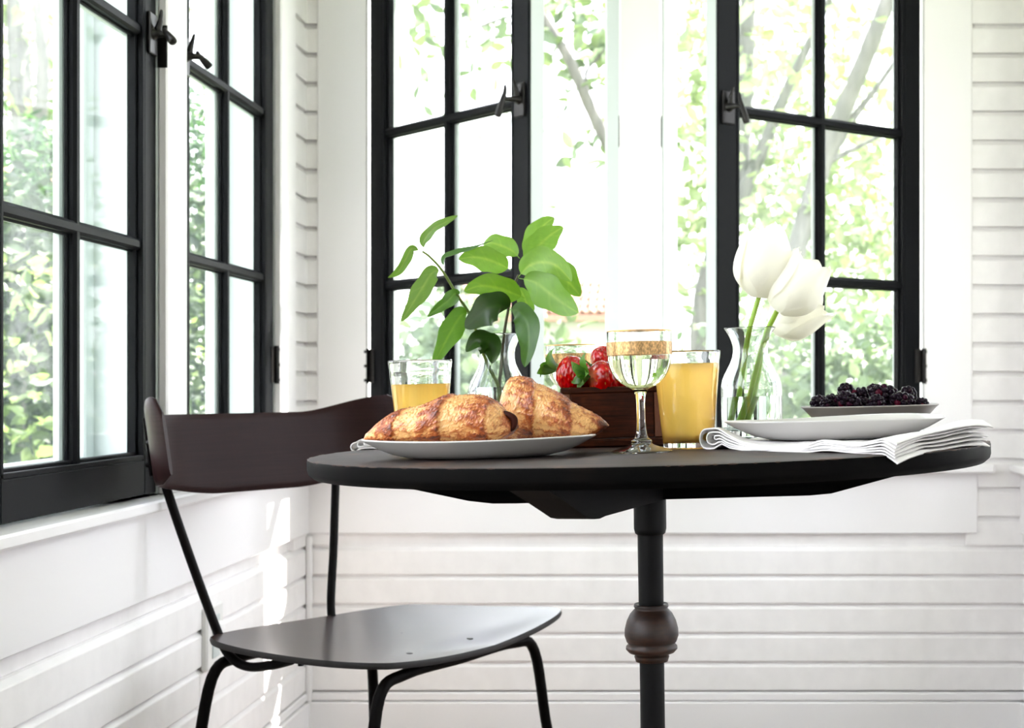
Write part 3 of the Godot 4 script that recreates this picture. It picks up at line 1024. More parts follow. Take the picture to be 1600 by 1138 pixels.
# ---------------------------------------------------------------- pastries
func pastry(top: Array, bot: Array, x0: float, x1: float, d: float, dz: float, depth: float, folds: float, skew: float, sd: float) -> ArrayMesh:
	var nx := 300
	var na := 190
	var rows := []
	var cols := []
	for i in nx:
		var t := float(i) / (nx - 1)
		var tt := 0.5 - 0.5 * cos(PI * t)
		tt = lerpf(t, tt, 0.7)
		var px := lerpf(x0, x1, tt)
		var yt := curve(top, px)
		var yb := maxf(curve(bot, px), yt + 0.5)
		var dd := d + dz * (tt - 0.5)
		var mid := W(px, (yt + yb) / 2, dd)
		var ry := (yb - yt) / 2 / F * dd
		var rz := minf(ry * 1.25, depth) + depth * 0.25 * sqrt(maxf(0.0, sin(PI * tt)))
		var row := PackedVector3Array()
		var rc := PackedColorArray()
		for k in na:
			var a := TAU * k / na
			var cy := sin(a)
			var cz := cos(a)
			# flattened underside
			var yy := ry * (cy if cy > -0.55 else lerpf(cy, -0.55 + (cy + 0.55) * 0.9, 0.6))
			var p := Vector3(0, yy, cz * rz)
			# spiral folds: each layer rises to a lip, then drops
			var ph := tt * folds + skew * cz + 0.06 * noise.get_noise_2d(a * 2.0 + sd, tt * 5.0)
			var fr := ph - floorf(ph)
			var lip := pow(fr, 1.6) - (1.0 if fr > 0.93 else 0.0) * (fr - 0.93) / 0.07
			var env := smoothstep(0.0, 0.14, tt) * smoothstep(1.0, 0.86, tt)
			var bub := noise.get_noise_3d(p.x * 60 + tt * 9.0 + sd, p.y * 130.0, p.z * 130.0)
			var fine := noise.get_noise_3d(tt * 42.0 + sd, p.y * 520.0, p.z * 520.0)
			var grit := noise.get_noise_3d(tt * 110.0 + sd, p.y * 1300.0, p.z * 1300.0)
			var amp := (0.1 * (lip - 0.55) + 0.04 * bub + 0.02 * fine) * env
			p *= 1.0 + amp
			p.y += (0.001 * fine + 0.0008 * grit) * env
			p.z += 0.0009 * grit * env
			row.append(mid + p + Vector3(0.0012 * fine * env, 0, 0))
			# baked colours: pale between folds, dark at the lips and ends
			var pale := Color(0.93, 0.72, 0.46)
			var mid_c := Color(0.66, 0.32, 0.12)
			var dark := Color(0.27, 0.09, 0.045)
			var g := 0.42 + 0.9 * bub + 0.55 * fine + 0.35 * grit + 1.1 * (lip - 0.5) + 0.1 * maxf(cy, 0.0)
			g += 0.6 * (1.0 - smoothstep(0.0, 0.09, tt)) + 0.8 * smoothstep(0.86, 1.0, tt)
			if cy < -0.5:
				g += 0.3
			var col := pale.lerp(mid_c, clampf(g * 1.5, 0, 1)).lerp(dark, clampf((g - 0.72) * 1.15, 0, 1))
			rc.append(col.srgb_to_linear())
		rows.append(row)
		cols.append(rc)
	return MB.new().grid(rows, true, true, cols).mesh()

func build_croissants() -> void:
	var t1 := [[567, 687], [572, 678], [590, 661], [612, 646], [640, 637], [668, 629], [695, 619], [722, 616], [745, 616.5], [762, 621], [778, 630], [792, 642], [804, 655], [811, 664]]
	var b1 := [[567, 689], [585, 693], [620, 698], [700, 699], [750, 697], [780, 692], [800, 680], [811, 668]]
	var c1 := put("pastry", pastry(t1, b1, 567.5, 810.5, 1.335, -0.02, 0.026, 3.4, 0.22, 3.0), M.crust)
	tag(c1, "long golden croissant lying at the front left of the plate", "pastry")
	var curl := MB.new()
	var tip := W(799, 660, 1.318)
	var path := smooth([tip + Vector3(-0.012, 0.008, -0.006), tip + Vector3(-0.004, 0.0075, 0.002), tip + Vector3(0.003, 0.003, 0.004), tip + Vector3(0.002, -0.0045, 0.003), tip + Vector3(-0.006, -0.009, -0.002)], 6)
	var rad := []
	for i in path.size():
		rad.append(0.0032 * sqrt(sin(PI * (0.12 + 0.8 * i / (path.size() - 1.0)))))
	var cm := mat(Color(0.2, 0.07, 0.035), 0.5)
	cm.metallic_specular = 0.25
	tag(put("curled_tip", curl.tube(path, rad, 12).mesh(), cm, c1), "dark baked tip")
	var t2 := [[779, 655], [784, 622], [788, 606], [794, 593], [800, 588.5], [808, 587.5], [818, 589.5], [835, 596], [855, 604], [875, 616], [900, 631], [922, 643], [938, 652], [947, 659], [952, 664]]
	var b2 := [[779, 660], [786, 692], [830, 695], [880, 692], [915, 688], [934, 679], [945, 671], [952, 666]]
	var c2 := put("pastry", pastry(t2, b2, 779.5, 951.5, 1.40, -0.02, 0.03, 3.1, -0.12, 11.0), M.crust)
	tag(c2, "tall golden croissant leaning up behind, its tip pointing at the wine glass", "pastry")

# ---------------------------------------------------------------- strawberries and their crate
func strawberry_mesh(sd: float) -> ArrayMesh:
	var rows := []
	var cols := []
	for i in 41:
		var t := i / 40.0
		var r := 0.0152 * pow(sin(PI * pow(t, 0.62) * 0.985 + 0.012), 0.72)
		var y := -t * 0.036
		var row := PackedVector3Array()
		var rc := PackedColorArray()
		for k in 60:
			var a := TAU * k / 60.0
			# seeds sit in dimples, staggered
			var u := a / TAU * 13.0
			var vv := t * 11.0
			if int(floor(vv)) % 2 == 1:
				u += 0.5
			var dx := (u - floorf(u) - 0.5)
			var dy := (vv - floorf(vv) - 0.5)
			var dd := dx * dx + dy * dy
			var dim := exp(-dd * 22.0)
			var rr := r * (1.0 + 0.05 * noise.get_noise_2d(a + sd, t * 2.0)) - 0.0017 * dim * sin(PI * t)
			row.append(Vector3(rr * cos(a), y, rr * sin(a)))
			var red := Color(0.7, 0.04, 0.05).lerp(Color(0.5, 0.015, 0.03), clampf(0.5 + noise.get_noise_2d(a * 1.5 + sd, t * 4.0), 0, 1))
			var col := red.lerp(Color(0.78, 0.5, 0.22), smoothstep(0.75, 0.95, dim))
			col = col.lerp(Color(0.85, 0.5, 0.35), 1.0 - smoothstep(0.0, 0.06, t))
			rc.append(col.srgb_to_linear())
		rows.append(row)
		cols.append(rc)
	return MB.new().grid(rows, true, false, cols).mesh()

func calyx_leaf() -> ArrayMesh:
	var rows := []
	for i in 9:
		var t := i / 8.0
		var w := 0.0056 * sin(PI * (0.12 + 0.86 * t)) * (1.0 - 0.25 * t)
		var row := PackedVector3Array()
		for k in 5:
			var s := k / 2.0 - 1.0
			row.append(Vector3(0.002 + 0.0155 * t, 0.002 + 0.006 * sin(t * 2.4) - 0.0006 * (1 - s * s), s * w))
		rows.append(row)
	return MB.new().grid(rows).mesh()

func build_crate() -> void:
	var d0 := 1.50
	var x0 := (880.0 - CX) / F * d0
	var x1 := (1037.0 - CX) / F * d0
	var xm := (x0 + x1) / 2
	var at := Vector3(xm, top_y(xm), -d0 - 0.065)
	var t := on_top("wooden_crate", "small dark wooden box holding strawberries behind the wine glass", "box", at)
	var w := x1 - x0
	var dp := 0.13
	var h := 0.0645
	var th := 0.009
	put("front_board", MB.new().box(Vector3(0, h / 2 + 0.003, dp / 2 - th / 2), Vector3(w - 2 * th - 0.0006, h - 0.014, th), 0.0008).mesh(), M.walnut, t)
	put("back_board", MB.new().box(Vector3(0, h / 2 + 0.003, -dp / 2 + th / 2), Vector3(w - 2 * th - 0.0006, h - 0.014, th), 0.0008).mesh(), M.walnut, t)
	for s in [-1, 1]:
		put("end_board", MB.new().box(Vector3(s * (w / 2 - th / 2), h / 2 + 0.003, 0), Vector3(th, h - 0.014, dp - 0.0008), 0.001).mesh(), M.endgrain, t)
	var rim := MB.new()
	for s in [-1, 1]:
		rim.box(Vector3(s * (w / 2 - 0.004), h - 0.0035, 0), Vector3(0.0115, 0.007, dp + 0.003), 0.0015)
		rim.box(Vector3(0, h - 0.0035, s * (dp / 2 - 0.004)), Vector3(w - 0.0155, 0.007, 0.0115), 0.0015)
	put("rim", rim.mesh(), M.walnut, t)
	put("base", MB.new().box(Vector3(0, 0.005, 0), Vector3(w + 0.004, 0.0092, dp + 0.004), 0.002).mesh(), M.walnut, t)
	# strawberries: crown place, way the tip points, calyx
	var cl := calyx_leaf()
	var kinds := [strawberry_mesh(1.0), strawberry_mesh(8.0)]
	var spots := [
		[872, 579, 1.53, Vector3(0.9, -0.22, 0.25), 1.28, "large strawberry at the left end of the wooden box, its leaves to the left"],
		[922, 589, 1.505, Vector3(0.82, -0.1, -0.5), 1.25, "strawberry at the front of the box, leaves facing the camera beside the wine glass"],
		[925, 570, 1.555, Vector3(0.9, 0.3, -0.25), 1.1, "strawberry behind the others in the box, partly hidden by the wine glass bowl"],
		[905, 606, 1.575, Vector3(0.7, -0.3, 0.3), 1.0, "strawberry low in the middle of the wooden box under the others"],
		[965, 607, 1.54, Vector3(0.9, -0.3, 0.1), 1.1, "strawberry low at the right end of the wooden box"],
	]
	for q in spots:
		var o := thing("strawberry", q[5], "strawberry", W(q[0], q[1], q[2]), "strawberries in the wooden box")
		var dn: Vector3 = -(q[3] as Vector3).normalized()
		var sd := dn.cross(Vector3(0.2, 1, 0.3)).normalized()
		o.basis = Basis(sd, dn, sd.cross(dn)) * Basis().scaled(Vector3.ONE * q[4])
		var i := spots.find(q)
		put("fruit", kinds[i % 2], M.berry_red, o)
		for k in 9:
			var lf := put("calyx_leaf", cl, M.calyx, o)
			lf.basis = Basis(Vector3.UP, TAU * k / 9.0 + rng.randf() * 0.3) * Basis(Vector3.BACK, rng.randf_range(-0.1, 0.9)) * Basis().scaled(Vector3(1, 1, 1) * rng.randf_range(0.8, 1.15))
		put("stalk", MB.new().tube([Vector3(0, 0, 0), Vector3(0.001, 0.005, 0), Vector3(0.003, 0.01, 0.001)], 0.0011, 6).mesh(), M.calyx, o)

# ---------------------------------------------------------------- blackberries
func blackberry_mesh(rx: float, rl: float, sd: int) -> ArrayMesh:
	var r := RandomNumberGenerator.new()
	r.seed = sd
	var m := MB.new()
	var unit := SphereMesh.new()
	unit.radius = 1.0
	unit.height = 2.0
	unit.radial_segments = 10
	unit.rings = 5
	var rings := 5
	for i in rings:
		var t := (i + 0.5) / rings
		var a := PI * (0.06 + 0.9 * t)
		var ring_r := rx * sin(a)
		var cnt := maxi(1, int(round(TAU * ring_r / (0.0064))))
		for k in cnt:
			var b := TAU * (k + 0.5 * (i % 2)) / cnt + r.randf() * 0.2
			var p := Vector3(ring_r * cos(b), rl * cos(a), ring_r * sin(b)) * 0.82
			var s := 0.0036 * r.randf_range(0.88, 1.12)
			var rows := []
			var cols := []
			var tone := Color(0.009, 0.007, 0.011).lerp(Color(0.16, 0.01, 0.02), pow(r.randf(), 14.0) * 0.45)
			for y in 7:
				var row := PackedVector3Array()
				var rc := PackedColorArray()
				for x in 10:
					row.append(p + Vector3(sin(PI * y / 6.0) * cos(TAU * x / 10.0), cos(PI * y / 6.0), sin(PI * y / 6.0) * sin(TAU * x / 10.0)) * s)
					rc.append(tone)
				rows.append(row)
				cols.append(rc)
			m.grid(rows, true, false, cols)
	return m.mesh()

func build_berries() -> void:
	var kinds := [blackberry_mesh(0.0098, 0.0105, 1), blackberry_mesh(0.0095, 0.0145, 2), blackberry_mesh(0.0102, 0.0115, 3)]
	var core := SphereMesh.new()
	core.radius = 0.8
	core.height = 1.6
	core.radial_segments = 16
	core.rings = 8
	# px, py, radius in pixels, distance, kind, lying angle, label
	var spots := [
		[1280, 632, 14, 1.59, 0, 0.4, "blackberry at the far left of the grey dish"],
		[1290, 634, 10, 1.57, 2, 0.2, "small blackberry tucked under the leftmost one in the dish"],
		[1304, 628, 12, 1.60, 1, 1.2, "blackberry second from the left at the dish rim"],
		[1322, 612, 13.5, 1.62, 0, 0.2, "highest blackberry of the left heap in the dish"],
		[1327, 628, 15.5, 1.572, 1, 1.0, "large blackberry below the highest one, leaning right"],
		[1344, 618, 13, 1.615, 1, 1.9, "blackberry with a red drupelet in the middle of the left heap"],
		[1365, 611, 11, 1.645, 0, 0.6, "blackberry peeping out behind the broad one at the heap's top"],
		[1381, 616, 16.5, 1.60, 1, 1.57, "broad blackberry lying sideways on top of the right heap"],
		[1370, 630, 12.5, 1.565, 2, 0.2, "round blackberry at the front rim of the dish under the broad one"],
		[1391, 631, 12, 1.60, 0, 0.8, "shaded blackberry under the broad one, between front and right heap"],
		[1419, 617, 13.5, 1.615, 0, 0.3, "high blackberry at the right end of the heap"],
		[1411, 627, 15, 1.58, 1, 1.3, "large blackberry below the high one at the right end"],
		[1441, 632, 10, 1.585, 2, 0.9, "small blackberry alone at the far right of the dish"],
		[1352, 634, 12, 1.585, 0, 0.4, "shaded blackberry low in the middle of the dish"],
	]
	for q in spots:
		var o := thing("blackberry", q[6], "blackberry", W(q[0], q[1], q[3]), "blackberries in the grey dish")
		var s: float = q[2] / F * q[3] / 0.0108
		o.basis = Basis(Vector3.BACK, q[5]) * Basis(Vector3.UP, q[5] * 3.0) * Basis().scaled(Vector3.ONE * s)
		put("drupelets", kinds[q[4]], M.blackberry, o)
		var c := put("core", core, M.core, o)
		c.scale = Vector3(0.0095, 0.0105 if q[4] != 1 else 0.0145, 0.0095)

# ---------------------------------------------------------------- napkins
func napkin_mesh(ln: float, wd: float, prof_t: Array, prof_b: Array, mid_h: float, lift: float, at: Vector3, e1: Vector3, e2: Vector3, sheets: int, sd: float, flare := 0.0) -> Array:
	var out := []
	var NU := 46
	var NV := 22
	var th := 0.0014
	for k in sheets / 2:
		var rows := []
		for j in NV + 1:
			var v := float(j) / NV
			# the paired sheets k (lower) and n-1-k (upper) are one folded strip
			var path := []
			var lev := func(u: float, q: float) -> float:
				var tf := curve(prof_t, u)
				var tm := mid_h + 0.0012 * noise.get_noise_2d(u * 3.0 + sd, v * 3.0)
				var hold := smoothstep(0.02, 0.3, v) * (1.0 - smoothstep(0.72, 0.98, u))
				var hi := lerpf(tf, tm, hold) + lift * smoothstep(0.7, 1.0, u) * smoothstep(0.3, 1.0, v)
				var lo := curve(prof_b, u) * (1.0 - smoothstep(0.0, 0.5, v)) + lift * 0.35 * smoothstep(0.8, 1.0, u) * smoothstep(0.4, 1.0, v)
				hi = maxf(hi, lo + 0.0048)
				var y := lerpf(lo + 0.0006, hi - 0.0006, q) + 0.0006 * noise.get_noise_3d(u * 5.0, v * 5.0, q * 9.0 + sd)
				# beyond the table edge the cloth droops
				var p: Vector3 = at + e1 * (u * ln) + e2 * (v * wd)
				var ex := Vector2(p.x - TC.x, -p.z - TC.y).length() - TR
				return y - maxf(0.0, ex + 0.004) * 0.55
			var q0 := float(k) / (sheets - 1)
			var q1 := 1.0 - q0
			var start := 0.03 * k
			var ends := [1.0 - 0.007 * fposmod(k * 1.7 + sd, 2.0) + 0.11 * v * flare, 1.0 - 0.007 * fposmod(k * 2.3 + sd + 0.7, 2.0) + 0.13 * v * flare * (1.0 - 0.2 * k)]
			for i in NU:
				var u: float = lerpf(ends[0], start, float(i) / (NU - 1))
				path.append(Vector2(u * ln, lev.call(u, q0)))
			var a: Vector2 = path[-1]
			var b := Vector2(start * ln, lev.call(start, q1))
			var rad := (b.y - a.y) / 2
			for i in range(1, 8):
				var g := PI * i / 8.0
				path.append(Vector2(a.x - sin(g) * maxf(rad, 0.0006) * 1.15, (a.y + b.y) / 2 - cos(g) * rad))
			for i in NU:
				var u: float = lerpf(start, ends[1], float(i) / (NU - 1))
				path.append(Vector2(u * ln, lev.call(u, q1)))
			# thicken to both sides
			var ring := PackedVector3Array()
			var back := PackedVector3Array()
			var vv := v + 0.006 * noise.get_noise_2d(k * 7.0 + sd, 3.0)
			for i in path.size():
				var tg: Vector2 = (path[mini(i + 1, path.size() - 1)] - path[maxi(i - 1, 0)]).normalized()
				var nr := Vector2(-tg.y, tg.x) * th / 2
				var edge: float = 0.004 * noise.get_noise_2d(path[i].x * 16.0 + k * 3.0 + (50.0 if i > NU else 0.0), 8.0 + sd)
				var base := at + e2 * (vv * wd + edge * (1.0 - v))
				var p0: Vector2 = path[i] + nr
				var p1: Vector2 = path[i] - nr
				ring.append(base + e1 * p0.x + Vector3(0, p0.y, 0))
				back.append(base + e1 * p1.x + Vector3(0, p1.y, 0))
			back.reverse()
			ring.append_array(back)
			rows.append(ring)
		# front and back hems: a strip between the two sides
		var m := MB.new().grid(rows, true)
		for r in [0, NV]:
			var row: PackedVector3Array = rows[r]
			var h := row.size() / 2
			var s0 := row.slice(0, h)
			var s1 := row.slice(h)
			s1.reverse()
			m.grid([s0, s1])
		out.append(m.mesh())
	return out

func build_napkins() -> void:
	var p1 := on_table(1104, 1.405)
	var e1 := Vector3(0.622, TT * 0.622, 0.783).normalized()
	var e2 := Vector3(0.48, TT * 0.48, -0.877).normalized()
	var pt := [[0.0, 0.021], [0.06, 0.0215], [0.12, 0.0165], [0.2, 0.0095], [0.32, 0.0055], [0.5, 0.005], [0.57, 0.0075], [0.64, 0.0115], [0.72, 0.0105], [0.82, 0.0095], [0.9, 0.013], [1.0, 0.0175]]
	var pb := [[0.0, 0.0003], [0.05, 0.001], [0.085, 0.0052], [0.13, 0.0015], [0.2, 0.0002], [0.55, 0.0], [0.66, 0.0022], [0.8, 0.0005], [1.0, 0.0005]]
	var o := thing("cloth_napkin", "folded white cloth napkin hanging over the table edge under the empty plate", "napkin", p1)
	for m in napkin_mesh(0.252, 0.2, pt, pb, 0.0062, 0.006, p1, e1, e2, 6, 2.0, 1.0):
		put("fold", m, M.cloth, o).position = -p1
	var p2 := on_table(556, 1.61)
	var f1 := Vector3(0.98, TT * 0.98, -0.2).normalized()
	var f2 := Vector3(-0.2, -TT * 0.2, -0.98).normalized()
	var qt := [[0.0, 0.0115], [0.06, 0.0125], [0.16, 0.010], [0.3, 0.008], [1.0, 0.008]]
	var qb := [[0.0, 0.001], [0.1, 0.0015], [0.2, 0.0002], [1.0, 0.0]]
	var o2 := thing("cloth_napkin", "rolled white cloth napkin showing one end at the left behind the pastry plate", "napkin", p2)
	for m in napkin_mesh(0.17, 0.03, qt, qb, 0.008, 0.0, p2, f1, f2, 6, 5.0):
		put("fold", m, M.cloth, o2).position = -p2

# ---------------------------------------------------------------- glasses
func prof_of(list: Array) -> Array:
	var out := []
	for q in list:
		out.append(Vector2(q[0], q[1]))
	return out

# outer profile up, then the inner profile back down: one closed glass body
func wine_glass(label: String, at: Vector3, filled: float) -> void:
	var t := on_top("wine_glass", label, "wine glass", at, "")
	var k := 0.0315 / 50.7          # metres for one pixel of the front glass
	var outer := [[0.0, 0.0], [0.0285, 0.0], [0.0298, 0.0006], [0.0298, 0.0012], [0.0285, 0.002], [0.021, 0.0042], [0.0135, 0.0068], [0.0105, 0.0082], [0.0098, 0.0092], [0.0102, 0.0108], [0.0095, 0.0122], [0.0078, 0.0132], [0.0066, 0.0142], [0.0056, 0.017], [0.0048, 0.022], [0.0043, 0.03], [0.0042, 0.04], [0.0042, 0.0475], [0.0047, 0.0535], [0.006, 0.0585], [0.0078, 0.0612], [0.0125, 0.0636], [0.0185, 0.0672], [0.0238, 0.072], [0.0275, 0.078], [0.0296, 0.084], [0.0308, 0.091], [0.0313, 0.099], [0.0314, 0.108], [0.0315, 0.1172], [0.0313, 0.1178]]
	var inner := [[0.0307, 0.1178], [0.0305, 0.1172], [0.0304, 0.108], [0.0303, 0.099], [0.0298, 0.091], [0.0286, 0.0845], [0.0265, 0.0788], [0.0228, 0.0732], [0.0176, 0.0688], [0.0118, 0.066], [0.0055, 0.0648], [0.0, 0.0646]]
	put("glass_body", MB.new().lathe(prof_of(outer + inner), 72).mesh(), M.glass, t)
	put("gold_band", MB.new().lathe(prof_of([[0.03155, 0.0945 if filled > 0.09 else 0.0945], [0.03175, 0.0947], [0.0319, 0.1068], [0.0316, 0.107]]), 72).mesh(), M.gold, t)
	put("gold_rim", MB.new().lathe(prof_of([[0.03153, 0.117], [0.03165, 0.1174], [0.0315, 0.1179], [0.031, 0.1181], [0.0305, 0.1179]]), 72).mesh(), M.gold_line, t)
	var wn := [[0.0, 0.06448], [0.0056, 0.0647], [0.0119, 0.0659], [0.0177, 0.0687], [0.0229, 0.0731], [0.0266, 0.0787], [0.0287, 0.0845], [0.0299, 0.091]]
	if filled > 0.091:
		wn.append([0.03035, minf(filled, 0.0935)])
	wn.append([wn[-1][0], wn[-1][1]])
	wn.append([0.0, wn[-1][1] - 0.0001])
	put("wine", MB.new().lathe(prof_of(wn), 72).mesh(), M.wine, t)

func juice_glass(label: String, at: Vector3, level: float) -> void:
	var t := on_top("juice_glass", label, "juice glass", at, "tumblers of orange juice")
	var rb := 0.0252
	var rt := 0.0346
	var h := 0.0985
	var r := func(y: float) -> float: return lerpf(rb, rt, y / h)
	var pts := [[0.0, 0.001], [rb - 0.004, 0.001], [rb - 0.002, 0.0], [rb - 0.0006, 0.0004], [rb, 0.0015]]
	for i in range(1, 40):
		var y := h * i / 40.0
		var rib := 0.0
		if y > h * 0.76:
			rib = 0.00022 * sin(y * 2100.0)
		pts.append([r.call(y) + rib, y])
	pts.append([rt, h - 0.0005])
	pts.append([rt - 0.0006, h])
	pts.append([rt - 0.0012, h - 0.0004])
	for i in range(12, 0, -1):
		var y := 0.0068 + (h - 0.009) * i / 12.0
		pts.append([r.call(y) - 0.0016, y])
	pts.append([r.call(0.0068) - 0.0026, 0.0068])
	pts.append([0.0, 0.0066])
	put("glass_body", MB.new().lathe(prof_of(pts), 72).mesh(), M.glass, t)
	put("juice", MB.new().lathe(prof_of([[0.0, 0.0062], [r.call(0.0064) - 0.0022, 0.0064], [r.call(0.012) - 0.0008, 0.009], [r.call(0.03) - 0.0008, 0.03], [r.call(level) - 0.0008, level], [r.call(level) - 0.0008, level], [0.0, level - 0.0003]]), 72).mesh(), M.juice, t)

func build_glasses() -> void:
	wine_glass("gold-banded wine glass standing at the front of the table, half full of white wine", on_table(1003, 1.38), 0.0935)
	wine_glass("gold-banded wine glass behind the strawberries, only its rim and band showing", on_table(895, 1.786), 0.085)
	juice_glass("tall tumbler nearly full of orange juice beside the front wine glass", on_table(1076, 1.44), 0.0855)
	juice_glass("tumbler of orange juice behind the left croissant and next to the chair back", on_table(660, 1.553), 0.0725)

# ---------------------------------------------------------------- vases
func vase(label: String, at: Vector3, level: float) -> void:
	var t := on_top("glass_vase", label, "vase", at, "small clear carafe vases")
	var outer := [[0.0, 0.0012], [0.032, 0.0012], [0.034, 0.0], [0.0358, 0.0012], [0.0366, 0.004], [0.0369, 0.03], [0.0369, 0.058], [0.0365, 0.0625], [0.0352, 0.068], [0.0325, 0.0745], [0.0285, 0.082], [0.0248, 0.089], [0.0222, 0.096], [0.0211, 0.1025], [0.0213, 0.109], [0.0228, 0.1155], [0.0255, 0.122], [0.0287, 0.1275], [0.0306, 0.1302], [0.0311, 0.131], [0.0309, 0.1316]]
	var inner := [[0.0302, 0.1316], [0.0296, 0.1304], [0.0272, 0.1275], [0.0241, 0.1222], [0.0214, 0.1158], [0.0198, 0.109], [0.0196, 0.1025], [0.0207, 0.0955], [0.0233, 0.0882], [0.027, 0.0812], [0.0309, 0.0738], [0.0336, 0.0673], [0.0348, 0.062], [0.0352, 0.057], [0.0352, 0.03], [0.0346, 0.011], [0.032, 0.0078], [0.0, 0.0075]]
	put("glass_body", MB.new().lathe(prof_of(outer + inner), 80).mesh(), M.glass, t)
	var w := [[0.0, 0.0073], [0.0322, 0.0076], [0.0348, 0.011], [0.0354, 0.03]]
	for q in [[0.0354, 0.057], [0.035, 0.062], [0.0338, 0.0673]]:
		if q[1] < level - 0.001:
			w.append(q)
	var wr: float = 0.0354 if level < 0.057 else 0.0352 if level < 0.062 else 0.0338
	w.append([wr, level])
	w.append([wr, level])
	w.append([0.0, level - 0.0003])
	put("water", MB.new().lathe(prof_of(w), 80).mesh(), M.water, t)

func build_vases() -> void:
	vase("clear carafe vase holding the leafy branch, behind the pastries", on_table(780, 1.72), 0.0672)
	vase("clear carafe vase holding the white tulips, half full of water", on_table(1176, 1.72), 0.0485)

# ---------------------------------------------------------------- leafy branch
# a leaf along three pixel points, half width in pixels; roll turns it about its midrib, fold closes it
func leaf_mesh(pts: Array, hw: float, d0: float, d1: float, roll: float, fold: float, wave: float, sd: float, green: Color) -> ArrayMesh:
	var p: Array = []
	for i in pts.size():
		p.append(W(pts[i][0], pts[i][1], lerpf(d0, d1, float(i) / (pts.size() - 1))))
	var path := smooth(p, 8)
	var n := path.size()
	var rows := []
	var cols := []
	for i in n:
		var t := float(i) / (n - 1)
		var tg: Vector3 = (path[mini(i + 1, n - 1)] - path[maxi(i - 1, 0)]).normalized()
		var side := tg.cross(Vector3(0, 0, 1)).normalized()
		var face := side.cross(tg).normalized()
		var rr := roll * (0.7 + 0.6 * t)
		var s2 := (side * cos(rr) + face * sin(rr)).normalized()
		var n2 := s2.cross(tg).normalized()
		var tt := clampf((t - 0.1) / 0.9, 0.0, 1.0)
		var wd := pow(sin(PI * pow(tt, 0.78)), 0.75) * (1.0 if tt < 0.9 else 1.0)
		if tt > 0.82:
			wd = maxf(wd, 0.16 * (1.0 - (tt - 0.82) / 0.18))
		wd = maxf(wd * hw, 0.55) / F * d0
		var row := PackedVector3Array()
		var rc := PackedColorArray()
		for k in 13:
			var s := k / 6.0 - 1.0
			var q: Vector3 = path[i] + s2 * s * wd * (1.0 - 0.25 * fold * absf(s))
			q += n2 * (fold * absf(s) * wd * 0.8 + wave * wd * 0.8 * s * s * sin(t * 11.0 + sd + s))
			q += s2 * s * wd * 0.07 * sin(t * 17.0 + sd * 2.0 + s * 3.0)
			row.append(q)
			var vein := exp(-s * s * 120.0) * 0.3
			var rib := pow(maxf(0.0, sin((t * 9.0 - absf(s) * 1.6) * TAU * 0.5)), 24.0) * 0.12
			var col := green.lerp(Color(green.r * 1.7, green.g * 1.35, green.b * 1.6), clampf(vein + rib, 0, 1))
			col = col.lerp(Color(green.r * 0.8, green.g * 0.82, green.b * 0.8), clampf(0.4 * noise.get_noise_2d(s * 2.0 + sd, t * 4.0), 0, 1))
			rc.append(col.srgb_to_linear())
		rows.append(row)
		cols.append(rc)
	return MB.new().grid(rows, false, false, cols).mesh()

